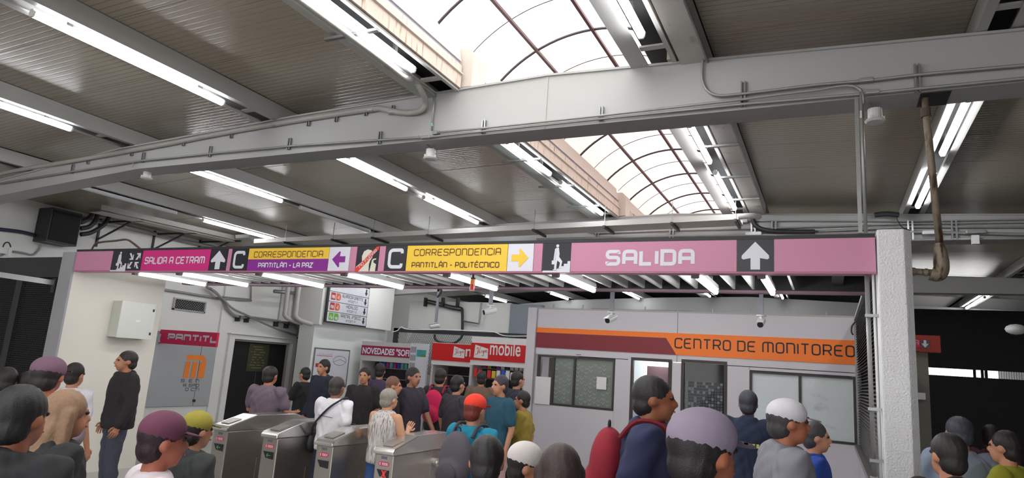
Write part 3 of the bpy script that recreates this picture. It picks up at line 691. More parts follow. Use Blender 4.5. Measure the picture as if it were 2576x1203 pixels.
obj('pipe', MB().tube(smooth_path(px_path([(1768,150), (1766,180), (1768,205), (1780,228), (1805,240), (1850,238), (1960,225), (2060,213), (2180,203), (2310,188), (2440,176), (2576,164), (2700,152), (3600,55), (4800,-80)], YC)), .013, 8), m_cond, t, smooth=True)
for px, py in ((2180,203), (2195,233)):
    c = onY(px, py, YC); obj('junction_fitting', MB().box(c.x-.05, c.x+.05, YC-.024, YC+.02, c.z-.014, c.z+.02), m_cond, t, bevel=.008)
for px in (1870, 2307):
    v = onY(px, 240 if px < 2000 else 200, YF)
    obj('strut_clamp', MB().box(v.x-.02, v.x-.009, YF-.03, YF-.001, v.z-.11, v.z+.12).box(v.x+.009, v.x+.02, YF-.03, YF-.001, v.z-.11, v.z+.12), m_galv, t)
hg = thing('hanger_pipe', 'pair of pale vertical hanger pipes from the girder to the pink sign', 'pipe', (.23, YC, 3.02))
obj('pipe', MB().box(.205, .232, YC+.0, YC+.02, 3.03, 4.13), m_galv, hg)
obj('pipe', MB().tube([(.252, YC-.02, 4.16), (.255, YC-.01, 3.03)], .013, 8), m_cond, hg, smooth=True)
obj('coupling', MB().tube([(.252, YC-.02, 4.0), (.252, YC-.02, 3.94)], .016, 8), m_galv, hg)
# stained drain pipe right of the column
dp = thing('drain_pipe', 'stained vertical drain pipe with a bulky elbow right of the white column', 'pipe', (.72, 5.75, 2.7))
obj('pipe', MB().tube([(.70, 5.72, 4.13), (.705, 5.72, 3.9), (.745, 5.72, 2.95)], .026, 12), m_rusty, dp, smooth=True)
obj('collar', MB().tube([(.70, 5.72, 4.04), (.701, 5.72, 3.97)], .036, 12), mat('rust_dark', srgb(86, 72, 60), .7, var=.3, vs=30), dp)
obj('collar', MB().tube([(.742, 5.72, 2.97), (.743, 5.72, 2.95)], .032, 12), m_rusty, dp)
e_ = smooth_path([(.743, 5.72, 2.95), (.748, 5.72, 2.85), (.745, 5.72, 2.77), (.72, 5.72, 2.735), (.68, 5.72, 2.745)])
obj('elbow', MB().tube(e_, [.034+.018*math.sin(min(1, i/8)*1.57) for i in range(len(e_))], 12), m_rusty, dp, smooth=True)
obj('side_pipe', MB().tube([(.70, 5.72, 2.75), (.55, 5.72, 2.76)], .025, 12), m_rusty, dp, smooth=True)
obj('collar', MB().tube([(.66, 5.72, 2.752), (.64, 5.72, 2.753)], .030, 12), m_rusty, dp)
obj('collar', MB().tube([(.58, 5.72, 2.757), (.553, 5.72, 2.759)], .031, 12), m_rusty, dp)
obj('paint_patch', MB().box(.66, .86, 5.62, 5.9, 4.124, 4.129), m_dark, dp)
# round speakers
def speaker(px, py, label):
    c = onY(px, py, 5.76); x = c.x; y = 5.76; z = c.z
    t = thing('ceiling_speaker', label, 'speaker', (x, y, z-.07), 'round speakers under the main girder')
    obj('drum', MB().tube([(x, y, z+.055), (x, y, z+.05), (x, y, z-.04)], [.04, .052, .052], 16), m_plasticw, t, smooth=False)
    obj('rim', MB().tube([(x, y, z-.035), (x, y, z-.05), (x, y, z-.062)], [.066, .078, .062], 18), m_plasticw, t)
    for a in (0, 2.1, 4.2): obj('clip', MB().box(x+.062*math.cos(a)-.008, x+.062*math.cos(a)+.008, y+.062*math.sin(a)-.008, y+.062*math.sin(a)+.008, z-.05, z-.015), m_plasticw, t)
    obj('bracket', MB().tube(smooth_path([(x-.01, y, z+.05), (x-.03, y-.03, z+.09), (x-.045, YC+.02, z+.14), (x-.05, YC, 4.15)]), .009, 6), m_cond, t)
    obj('strap', MB().beam((x+.03, y, z+.05), (x+.035, y, 4.13), .012, .003), m_galv, t)
speaker(1083, 388, 'white round speaker under the middle of the girder, near the skylight')
speaker(370, 440, 'white round speaker under the left end of the girder')
speaker(2201, 290, 'white round speaker under the girder beside the hanger pipes')
# ------------------------------------------------------------------ cable tray before the second girder
TY = 10.75
tr = thing('cable_tray', 'long pale cable tray running across above the pink sign', 'cable tray', (-6, TY, 4.2))
pa = onY(640, 602, TY-.2); pb = onY(1860, 538, TY-.2)
A_ = Vector((pa.x, TY-.2, pa.z)); B_ = Vector((pb.x, TY-.2, pb.z))
def trz(x): return A_.z + (B_.z-A_.z)*(x-A_.x)/(B_.x-A_.x) - .09
q = MB(); q.hexa([(A_.x, TY-.2, trz(A_.x)), (B_.x, TY-.2, trz(B_.x)), (B_.x, TY+.25, trz(B_.x)), (A_.x, TY+.25, trz(A_.x)), (A_.x, TY-.2, trz(A_.x)+.012), (B_.x, TY-.2, trz(B_.x)+.012), (B_.x, TY+.25, trz(B_.x)+.012), (A_.x, TY+.25, trz(A_.x)+.012)])
obj('tray_bottom', q, mat('tray_paint', srgb(170, 166, 160), .5, var=.08, vs=4), tr)
for dy in (-.2, .25):
    q = MB(); q.beam((A_.x, TY+dy, A_.z-.045), (B_.x, TY+dy, B_.z-.045), .015, .09); obj('side_rail', q, m_joist, tr)
q = MB(); q.tube(smooth_path([(B_.x-.02, TY-.2, B_.z-.045), (B_.x+.12, TY-.16, B_.z-.03), (B_.x+.22, TY-.02, B_.z-.0), (B_.x+.25, TY+.2, B_.z+.04)]), .045, 8); obj('bend', q, m_joist, tr, smooth=True)
for px in (720, 840, 940, 1078, 1343, 1520, 1690, 1850):
    v = onY(px, 570, TY-.25); z_ = trz(v.x)
    obj('hanger_strut', MB().box(v.x-.02, v.x+.02, TY-.28, TY+.3, z_-.045, z_-.005), m_dark, tr)
    obj('hanger_rod', MB().box(v.x-.004, v.x+.004, TY-.24, TY-.232, z_-.04, z_+.35), m_galv, tr)
t2 = thing('cable_tray', 'pale cable tray along the top of the left wall', 'cable tray', (-12.5, 8, 4.15))
def tray_line(px, py, X): return onX(px, py, X)
a = onX(255, 521, -12.6); b = onX(590, 598, -12.6)
obj('tray_bottom', MB().beam(a-Vector((.15, 0, .09)), b-Vector((.15, 0, .09)), .36, .012), MATS['tray_paint'], t2)
obj('side_rail', MB().beam(a, b, .015, .1), m_joist, t2)
c = onX(612, 583, -12.3)
obj('jog', MB().beam(b, b+Vector((.25, .35, .10)), .36, .08).beam(b+Vector((.25, .35, .10)), Vector((A_.x+.1, TY, A_.z-.05)), .3, .08), m_joist, t2)
for px, py in ((312, 560), (447, 590), (560, 610)):
    v = onX(px, py, -13.2); 
    obj('wall_bracket', MB().beam((-13.98, v.y, v.z+.02), (-12.6, v.y, v.z+.02), .04, .04).beam((-13.98, v.y, v.z-.35), (-13.0, v.y, v.z+.0), .03, .03).beam((-13.98, v.y, v.z-.5), (-13.98, v.y, v.z+.1), .04, .04), m_dark, t2)
# conduits on the second girder
t = thing('conduit', 'bundle of conduits along the second girder, right of the hanger pipes', 'conduit', (1, 11.4, 4.2))
YD = 11.41
for pts, r in (([(1480,583), (1500,587), (1700,580), (1990,573), (2290,563), (2576,560), (2700,558)], .014), ([(1350,603), (1700,594), (2000,590), (2270,583), (2576,590), (2700,592)], .026),
            ([(1700,556), (1990,556), (2290,557), (2576,552), (2700,550)], .012), ([(2040,583), (2290,571), (2576,571), (2700,571)], .02), ([(2270,604), (2576,600), (2700,598)], .018), ([(1407, 562), (1445, 572), (1480, 583)], .016)):
    obj('pipe', MB().tube(px_path(pts, YD), r, 7), m_cond, t, smooth=True)
obj('flexible_pipe', MB().tube(smooth_path(px_path([(1893,541), (1896,560), (1910,574), (1940,581), (1990,583), (2050,583)], YD-.05)), .038, 8), m_dark, t, smooth=True)
for px, py in ((1895,588), (2345,585), (2455,583), (1860,556)):
    c = onY(px, py, YD-.05); obj('junction_fitting', MB().box(c.x-.13, c.x+.13, YD-.08, YD-.02, c.z-.03, c.z+.03), m_plasticw if px < 2400 else m_cond, t, bevel=.02)
for px in (1503, 1690, 1895, 1947, 2290, 2400):
    v = onY(px, 578, YD); obj('strut_clamp', MB().box(v.x-.04, v.x-.015, YD-.02, YD+.03, v.z-.16, v.z+.14).box(v.x+.015, v.x+.04, YD-.02, YD+.03, v.z-.16, v.z+.14), m_galv, t)
c = onY(2453, 603, YD-.06)
obj('socket_box', MB().box(c.x-.045, c.x+.045, YD-.1, YD-.03, c.z-.07, c.z+.06), m_plasticw, t)
obj('loudspeaker_horn', MB().tube(smooth_path(px_path([(2200,541), (2230,538), (2262,541)], 11.3)), .04, 8), m_dark, t)
obj('cable', MB().tube(smooth_path(px_path([(2256,541), (2258,555), (2270,572), (2290,580)], 11.3)), .008, 5), m_dark, t)

# ------------------------------------------------------------------ things high on the left wall
bx_ = thing('loudspeaker', 'large black loudspeaker box high on the white left wall', 'speaker', (-13.7, 8.1, 3.6))
c0 = onX(133, 524, -13.55); c1 = onX(203, 536, -13.55); c2 = onX(124, 608, -13.55)
obj('cabinet', MB().box(-13.999, -13.56, c0.y, c1.y+.05, c2.z, c0.z+.02), m_dark, bx_, bevel=.01)
obj('grille', MB().box(-13.56, -13.54, c0.y+.03, c1.y+.02, c2.z+.04, c0.z-.02), m_blackp, bx_)
for k in range(3):
    P = [onX(a, b, -13.6) for a, b in (((203,590), (230,585), (262,565), (277,540)), ((203,575), (225,570), (240,555), (246,536)), ((203,560), (218,553), (230,542), (233,533)))[k]]
    t = thing('cable_duct', ('lowest', 'middle', 'top')[k]+' of the black corrugated hoses beside the black loudspeaker', 'hose', P[0], 'black hoses'); obj('hose', MB().tube(smooth_path(P), .045, 8), m_dark, t, smooth=True)
def wall_pipe(name, label, pts, X, r, m, cat='conduit'):
    P = [onX(a, b, X) for a, b in pts]; return obj(name, MB().tube(smooth_path(P) if len(P) > 2 else P, r, 7), m, smooth=True, label=label, category=cat)
wall_pipe('conduit', 'blue-black cable run left of the black loudspeaker', [(-10,576), (50,583), (88,592)], -13.93, .035, mat('blue_cable', srgb(44, 44, 72), .5))
wall_pipe('conduit', 'thin loop of wire below the black loudspeaker', [(0,644), (30,633), (60,637), (82,641), (97,629), (101,616)], -13.96, .018, m_cond)
wall_pipe('conduit', 'grey conduit along the upper left wall behind the tray brackets', [(205,548), (330,574), (460,606), (530,621), (650,650)], -13.9, .045, m_cond)
t = thing('wall_fixture', 'small pale wall fitting with wires at the far left edge', 'fixture', (-13.9, 6.9, 3.3))
c = onX(12, 632, -13.9); obj('box', MB().box(-13.99, -13.85, c.y-.15, c.y+.06, c.z-.05, c.z+.06), m_plasticw, t)
obj('cover', MB().box(-13.85, -13.8, c.y+.02, c.y+.07, c.z-.1, c.z+.06), m_plasticw, t)
obj('wire', MB().tube(smooth_path([onX(a, b, -13.87) for a, b in ((6,625), (12,612), (22,611), (27,622))]), .012, 5), m_dark, t)
# branch of old twisted cable on top of the sign
obj('cable', MB().tube(smooth_path(px_path([(230,630), (240,614), (258,609), (290,606), (318,603), (335,612), (352,626)], YF+.15)), .014, 6), mat('old_cable', srgb(96, 82, 74), .8, var=.3, vs=40), smooth=True, label='bent brown cable sticking up behind the left end of the pink sign', category='cable')
# vent
v0 = onX(440, 752, DX); v1 = onX(510, 788, DX)
vt = thing('vent_grille', 'dark mesh vent opening in the white wall above the PANTITL sign', 'vent', (DX+.03, (v0.y+v1.y)/2, v1.z))
obj('frame', MB().box(DX+.001, DX+.04, v0.y-.04, v1.y+.04, v1.z-.0, v1.z+.03).box(DX+.001, DX+.04, v0.y-.04, v1.y+.04, v0.z, v0.z+.03).box(DX+.001, DX+.04, v0.y-.04, v0.y, v1.z, v0.z).box(DX+.001, DX+.04, v1.y, v1.y+.04, v1.z, v0.z), m_joist, vt)
obj('opening', MB().box(DX+.002, DX+.006, v0.y, v1.y, v1.z+.02, v0.z), m_blackp, vt)
q = MB(); n = 12
for k in range(-4, n):
    for sgn in (1, -1):
        ya = v0.y + (v1.y-v0.y)*k/n; yb = ya+(v0.z-v1.z)
        if sgn < 0: ya, yb = yb, ya
        za, zb_ = v1.z+.02, v0.z
        cl0 = lambda y: min(max(y, v0.y), v1.y)
        f = lambda y: za+(zb_-za)*(y-ya)/(yb-ya)
        Ya, Yb = cl0(ya), cl0(yb)
        if abs(Ya-Yb) > .01: q.beam((DX+.02, Ya, f(Ya)), (DX+.02, Yb, f(Yb)), .01, .012)
setp(obj('mesh', q, mat('vent_mesh', srgb(120, 120, 120), .5), vt), kind='stuff')
wall_pipe('conduit', 'horizontal conduit above the vent grille', [(405,728), (470,738), (560,752), (632,756)], DX+.05, .03, m_cond)
wall_pipe('conduit', 'thin conduit forming a corner right of the vent', [(560,747), (630,754)], DX+.04, .022, m_cond)
wall_pipe('conduit', 'thin vertical conduit meeting the corner fitting on the left wall', [(633,700), (631,752)], DX+.04, .018, m_cond)
for i, (pts, r) in enumerate((([(520,722), (545,738), (566,768), (580,786), (596,796), (640,800), (700,808), (738,818), (748,832), (744,845)], .035), ([(530,726), (560,752), (585,776), (620,793), (660,812), (700,829), (742,843)], .028))):
    wall_pipe('conduit', ('upper', 'lower')[i]+' of the two grey hoses crossing over the dark double door', pts, DX+.12+.08*i, r, m_cond)
for i, (px, py) in enumerate(((596,800), (618,803), (692,814), (718,818))):
    v = onX(px, py, DX+.05); obj('pipe_bracket', MB().box(DX+.001, DX+.16, v.y-.02, v.y+.02, v.z-.09, v.z+.06), m_dark, label=('first', 'second', 'third', 'fourth')[i]+' small dark pipe bracket from the left above the double door', category='bracket', group='pipe brackets above the door')
# projecting station sign
YS = 10.5
a = onY(405, 829, YS); b = onY(547, 838, YS); c = onY(545, 874, YS)
ps = thing('station_sign', 'crimson PANTITL station sign projecting from the left wall', 'sign', ((a.x+b.x)/2, YS, c.z))
m_crim = mat('crimson_sign', srgb(228, 26, 90), .45, var=.03)
obj('panel', MB().box(a.x, b.x, YS, YS+.06, c.z, a.z), m_crim, ps)
e = obj('end_panel', MB().box(-13.94, a.x, YS, YS+.06, c.z, a.z), m_black, ps)
k0 = onY(420, 863, YS); k1 = onY(544, 868, YS)
letters('lettering', 'PANTITL', (k0.x, YS-.0, c.z+.085), UX, UZ, k1.x-k0.x, (a.z-c.z)-.16, .042, m_signw, ps, gap=.22)
v = onY(400, 850, YS); obj('emblem', MB().prism([(v.x-.12, YS-.001, v.z-.1), (v.x+.06, YS-.001, v.z-.1), (v.x+.04, YS-.001, v.z), (v.x+.06, YS-.001, v.z+.09), (v.x-.12, YS-.001, v.z+.09)], (0, 0, 0), (0, -.002, 0)), m_signw, e)
# grey doors with the orange emblem
m_gdoor = mat('grey_door', srgb(176, 180, 184), .45, var=.04, vs=3)
y0 = 9.2; y1 = onX(500, 900, DX).y; y2 = 12.14; zt = 2.1; zbm = onX(470, 1021, DX).z
gc = thing('service_door', 'flush grey service doors with an orange emblem beside the station sign', 'door', (DX+.03, 10.8, zbm))
d1 = obj('door_leaf', MB().box(DX+.001, DX+.05, y0, y1-.008, zbm, zt), m_gdoor, gc); d2 = obj('door_leaf', MB().box(DX+.001, DX+.05, y1+.008, y2, zbm, zt), m_gdoor, gc)
for zz in (zt-.15, zbm+.12): obj('hinge', MB().box(DX+.05, DX+.06, y1-.03, y1+.05, zz-.03, zz+.03), m_dark, d2)
m_embl = mat('orange_emblem', srgb(250, 140, 50), .5)
u0 = onX(474, 893, DX+.05); u1 = onX(521, 905, DX+.05)
XE = DX+.0515
def fl(ys_, z0, z1, sh=0): return [(XE, ys_[0], z0), (XE, ys_[1], z0), (XE, ys_[1]+sh, z1), (XE, ys_[0]+sh, z1)]
zT = u0.z; q = MB()
W_ = 1.02*(u1.y-u0.y)
Y0 = u0.y-.03
EH = u0.z-onX(480, 951, DX+.05).z
NQ = [0]
def quad(a, b, c_, d):
    NQ[0] += 1; e_ = XE+.0012*NQ[0]; q.prism([(e_, Y0+a[0], zT-a[1]), (e_, Y0+b[0], zT-b[1]), (e_, Y0+c_[0], zT-c_[1]), (e_, Y0+d[0], zT-d[1])], (0, 0, 0), (.001, 0, 0))
quad((.0, .12), (W_*.80, .12), (W_*.80, 0), (.0, 0)); quad((W_*.80, .12), (W_*.88, .15), (W_*.97, .07), (W_*.80, 0)); quad((W_*.86, .15), (W_*1.0, .15), (W_*.97, .07), (W_*.86, .12))
quad((W_*.84, EH), (W_*.98, EH), (W_*1.0, .15), (W_*.86, .15))
for s0 in (0, .2, .4): quad((s0-.03, EH), (s0+.11, EH), (s0+.13, .16), (s0-.01, .16))
obj('emblem', q, m_embl, d1)
for s, px0, px1, py in (('S. E N', 454, 500, 962), ('R SPO', 460, 500, 974), ('O CTI', 465, 500, 984)):
    a = onX(px0, py, DX+.05); b = onX(px1, py, DX+.05)
    letters('lettering', s, (DX+.0505, a.y, a.z), Vector((0, 1, 0)), UZ, b.y-a.y, .075, .012, m_dark, d1)
# ------------------------------------------------------------------ fascia block and platform list board
XB = -12.45
fy0 = onX(757, 800, XB-.3).y; fy1 = onX(972, 800, XB).y
st = struct('wall_fascia', MB().box(-14.2, XB, 14.25, 17.35, 2.70, 4.35), m_white)
struct('wall_booth', MB().box(-13.2, XB-.22, 14.15, 17.35, 0, 2.695), mat('booth_white', srgb(224, 228, 226), .6, var=.03))
struct('wall_passage', MB().box(-14.2, -13.9, 15.05, 17.9, 0, 4.4).box(-14.2, XB-.3, 17.36, 17.6, 0, 4.4), m_white)
struct('trim_3', MB().box(-13.4, XB-.05, 14.12, 14.24, 2.62, 4.3).box(-13.95, -13.6, 14.1, 14.2, 2.66, 4.3), m_white)
for i, px in enumerate((737, 752)):
    v = onX(px, 740, XB-.4); o_ = .16*i; obj('duct', MB().tube(smooth_path([(v.x+o_, v.y-.2, 4.2), (v.x+o_, v.y-.2, 3.0), (v.x+.02+o_, v.y-.15, 2.72), (v.x+.1+o_, v.y+.35, 2.6)]), .06, 8), m_joist, smooth=True, label=('left', 'right')[i]+' of two grey vertical ducts bending beside the white fascia', category='duct')
wall_pipe('bracket_arm', 'short galvanised arm fixed in front of the grey vertical ducts', [(690,733), (752,739)], -13.3, .05, m_galv, 'bracket')
ms2 = thing('mesh_gate', 'narrow black mesh gate between the dark double door and the white booth', 'gate', (-13.6, 14.3, 0))
q = MB()
for k in range(60): q.box(-13.99, -13.2, 14.97, 14.98, .05+k*.037, .066+k*.037)
for k in range(16): q.box(-13.98+k*.05, -13.965+k*.05, 14.97, 14.98, 0, 2.25)
setp(obj('mesh', q, m_mesh, ms2), kind='stuff'); obj('frame', MB().box(-13.99, -13.2, 14.95, 15.0, 2.22, 2.27).box(-13.24, -13.2, 14.95, 15.0, 0, 2.27), m_dark, ms2)
# platform list board, facing the aisle
XP = XB+.06
pl = thing('platform_board', 'white platform list board with red, orange and green route squares', 'sign', (XP, 15.4, 2.73))
P0 = onX(819, 808, XP); P1 = onX(919, 820, XP); PT = onX(826, 720, XP).z+.25
pz0 = P0.z; h1 = (onX(826, 778, XP).z-pz0); rows = []
Yv = Vector((0, 1, 0)); pw = P1.y-P0.y
obj('frame', MB().box(XB+.002, XP-.001, P0.y-.03, P1.y+.03, pz0-.03, PT), m_black, pl)
rh = .278
data = [('ARENAL 4°SECC', 'ANDÉN A', 'green'), ('HIDALGO', 'ANDÉN O', 'red'), ('ALAMEDA ORIENTE', 'ANDÉN N', 'red'), (None, None, None)]
mg = mat('route_green', srgb(110, 168, 66), .5); mr_ = mat('route_red', srgb(172, 48, 48), .5); mo = mat('route_orange', srgb(204, 96, 62), .5); mbd = mat('board_white', srgb(206, 208, 216), .5)
for k, (a, b, cc) in enumerate(data):
    z0 = pz0+k*rh+.008; z1 = z0+rh-.016
    if z0 > PT: break
    r = obj('row_panel', MB().box(XP, XP+.008, P0.y+.03, P1.y, z0, min(z1, PT-.01)), mbd, pl)
    ar = MB(); yc = P1.y-.13; zc = (z0+z1)/2
    ar.prism([(XP+.009, yc, zc-.10), (XP+.009, yc+.07, zc-.0), (XP+.009, yc+.03, zc+.0), (XP+.009, yc+.03, zc+.1), (XP+.009, yc-.03, zc+.1), (XP+.009, yc-.03, zc+.0), (XP+.009, yc-.07, zc-.0)], (0, 0, 0), (.001, 0, 0))
    obj('arrow', ar, m_black, r)
    if not a: continue
    m1, m2 = (mg, mg) if cc == 'green' else (mr_, mo)
    y = P0.y+.09
    s1 = obj('route_square', MB().box(XP+.008, XP+.010, y, y+.19, z0+.04, z1-.02), m1, r)
    s2 = obj('route_square', MB().prism([(XP+.008, y+.22, z0+.04), (XP+.008, y+.36, z0+.04), (XP+.008, y+.41, z0+.09), (XP+.008, y+.41, z1-.07), (XP+.008, y+.36, z1-.02), (XP+.008, y+.22, z1-.02)], (0, 0, 0), (.002, 0, 0)), m2, r)
    letters('lettering', 'rtp' if cc == 'green' else 'MB', (XP+.010, y+.03, z0+.08), Yv, UZ, .13, .09, .014, m_signw, r)
    letters('lettering', '100' if cc == 'green' else '4', (XP+.010, y+(.26 if cc == 'green' else .28), z0+.07), Yv, UZ, .12 if cc == 'green' else .08, .07 if cc == 'green' else .12, .012, m_signw, r)
    x0_ = y+.47; wmax = P1.y-.24-x0_
    ww = {'ARENAL 4°SECC': .95, 'HIDALGO': .55, 'ALAMEDA ORIENTE': 1.0}[a]*wmax
    letters('lettering', a, (XP+.008, x0_+(wmax-ww)/2, z0+.145), Yv, UZ, ww, .095, .013, m_black, r)
    letters('lettering', b, (XP+.008, x0_+wmax*.28, z0+.04), Yv, UZ, wmax*.46, .065, .009, m_black, r)
# poster and small notices on the booth
XW = XB-.219
a = onX(791, 874, XW); b = onX(880, 880, XW)
po = thing('map_poster', 'framed white route map poster on the booth wall', 'poster', (XW, (a.y+b.y)/2, 1.2))
obj('frame', MB().box(XW+.001, XW+.02, a.y, b.y, .95, a.z), m_galv, po)
s = obj('sheet', MB().box(XW+.02, XW+.022, a.y+.04, b.y-.04, 1.0, a.z-.04), mbd, po)
q = MB(); zc = a.z-.22
q.box(XW+.022, XW+.023, a.y+.1, a.y+.75, zc, zc+.012)
for k in range(18): q.box(XW+.022, XW+.023, a.y+.11+k*.036, a.y+.118+k*.036, zc, zc+random.uniform(.04, .10))
obj('line_diagram', q, mat('pink_print', srgb(190, 80, 120), .5), s)
q = MB(); P = []
for k in range(24): P.append((XW+.023, b.y-.42+.28*math.cos(k/24*6.28)*(1+.1*math.sin(k*3)), a.z-.32+.13*math.sin(k/24*6.28)))
q.tube(P+[P[0]], .006, 4); q.tube([(XW+.023, b.y-.68, a.z-.36), (XW+.023, b.y-.4, a.z-.28), (XW+.023, b.y-.15, a.z-.36)], .006, 4); obj('route_map', q, MATS['bracket_grey'], s)
for k in range(3): obj('route_square', MB().box(XW+.022, XW+.024, a.y+.1+k*.16, a.y+.22+k*.16, a.z-.52, a.z-.42), mr_, s)

# ------------------------------------------------------------------ back wall, mesh fence, shops
struct('wall_bay', MB().box(-12.4, -8.75, 18.2, 18.35, 0, 3.75), m_white)
struct('wall_bay_grey', MB().box(-8.74, -7.7, 18.15, 18.35, 0, 3.72), mat('bluegrey_wall', srgb(140, 146, 156), .7, var=.05))
struct('wall_bay_beige', MB().box(-7.69, -4.2, 22.6, 22.8, 0, 4.1), mat('beige_wall', srgb(150, 144, 134), .8, var=.05))
fz = onY(1100, 832, 17.0).z
fn = thing('mesh_fence', 'black framed diamond mesh fence above the shop signs', 'fence', (-8, 17, 0))
fx0, fx1 = onY(992, 832, 17).x, -5.0
obj('top_rail', MB().box(fx0, fx1, 16.97, 17.05, fz-.1, fz+.02), m_dark, fn); obj('post', MB().box(fx0, fx0+.14, 16.97, 17.05, 0, fz+.02), m_dark, fn)
q = MB(); n = 120; hh = 1.2
for k in range(-14, 72):
    x = fx0+.1+k*.06
    for s in (1, -1):
        a, b = (x, x+hh*.55) if s > 0 else (x+hh*.55, x)
        if min(a, b) < fx0 or max(a, b) > fx1: continue
        q.beam((a, 17.0, fz-.1-hh), (b, 17.0, fz-.1), .014, .008)
setp(obj('mesh', q, mat('fence_mesh', srgb(120, 120, 122), .5), fn), kind='stuff')
P = px_path([(1093,842), (1096,855), (1110,862), (1140,864), (1158,852), (1163,842)], 16.9)
obj('conduit', MB().tube(smooth_path(P), .035, 7), m_dark, smooth=True, label='black hose hanging in a loop on the mesh fence', category='hose')
obj('cable', MB().tube(smooth_path(px_path([(985,836), (1000,832), (1010,823), (1030,829), (1135,830), (1190,833), (1240,835), (1270,845), (1330,846)], 16.85)), .014, 5), m_plasticw, smooth=True, label='pale cable sagging along the top rail of the mesh fence', category='cable')
t = thing('conduit', 'pair of dark conduits high on the white back wall bending down', 'conduit', (-10, 18.15, 3))
for off in (0, 7): obj('pipe', MB().tube(smooth_path(px_path([(1070,754+off), (1100,761+off), (1135,770+off), (1158-off*.3,774+off), (1164-off*.3,784), (1164-off*.3,838)], 18.1)), .03, 6), m_dark, t, smooth=True)
for px in (1071, 1115, 1152): v = onY(px, 762, 18.1); obj('bracket', MB().box(v.x-.03, v.x+.03, 18.02, 18.15, v.z-.12, v.z+.16), m_dark, t)
t = thing('conduit', 'square run of dark conduit on the blue-grey wall panel', 'conduit', (-8.2, 18.1, 3))
obj('pipe', MB().tube(px_path([(1211,762), (1205,815), (1166,808)], 18.08), .03, 6), m_galv, t)

# shop signs
YSH = 15.9
def shopbox(x0, x1, zt_, m): return None
shop = thing('shop_kiosk', 'small shop with the maroon NOVEDADES fascia board', 'shop', (onY(975, 880, YSH).x, YSH, 0))
a = onY(912, 858, YSH); b = onY(1037, 866, YSH); 
ztop = a.z; m_fas = mat('fascia_grey', srgb(196, 194, 192), .5, var=.03)
obj('fascia', MB().box(a.x, b.x, YSH, YSH+.9, ztop-.55, ztop), m_fas, shop)
band = obj('band', MB().box(a.x, b.x-.02, YSH-.012, YSH-.001, ztop-.40, ztop-.12), mat('maroon_sign', srgb(150, 24, 68), .5), shop)
a2 = a.x+.05
bfont('lettering', 'NOVEDADES "SOFI', (a2, YSH-.0135, ztop-.36), UX, UZ, b.x-.06-a2, .19, m_signw, band, bold=.03)
m_shopd = mat('shop_interior', srgb(70, 64, 74), .8, var=.3)
obj('back_panel', MB().box(a.x, b.x, YSH+.85, YSH+.9, 0, ztop-.56), m_shopd, shop); obj('counter', MB().box(a.x, b.x, YSH+.05, YSH+.5, 0, .95), m_fas, shop)
for x in (a.x, b.x-.05): obj('side_post', MB().box(x, x+.05, YSH+.01, YSH+.85, .95, ztop-.56), m_fas, shop)
for zz in (1.25, 1.55): obj('shelf', MB().box(a.x+.06, b.x-.06, YSH+.55, YSH+.84, zz, zz+.02), m_galv, shop)
pa_ = (b.x+.02); c = onY(1082, 868, YSH); 
pb_ = thing('info_panel', 'white upright panel with a landscape picture between two shops', 'panel', (pa_+.3, YSH, 0))
p1 = obj('board', MB().box(pa_, c.x, YSH-.1, YSH-.02, 0, ztop+.02), mbd, pb_)
v0 = onY(1049, 880, YSH-.1); v1 = onY(1071, 899, YSH-.1)
obj('picture', MB().box(v0.x, v1.x, YSH-.105, YSH-.101, v1.z, v0.z), mat('landscape_picture', srgb(60, 150, 160), .5, var=.5, vs=9, stain=(srgb(90, 140, 60), (6, 6, 9), .5, .55)), p1)
for k in range(3): obj('label_tag', MB().box(pa_+.02, pa_+.2, YSH-.105, YSH-.101, ztop-.24-k*.22, ztop-.08-k*.22), mat('tag_grey', srgb(150, 150, 160), .6, var=.4, vs=60), p1)
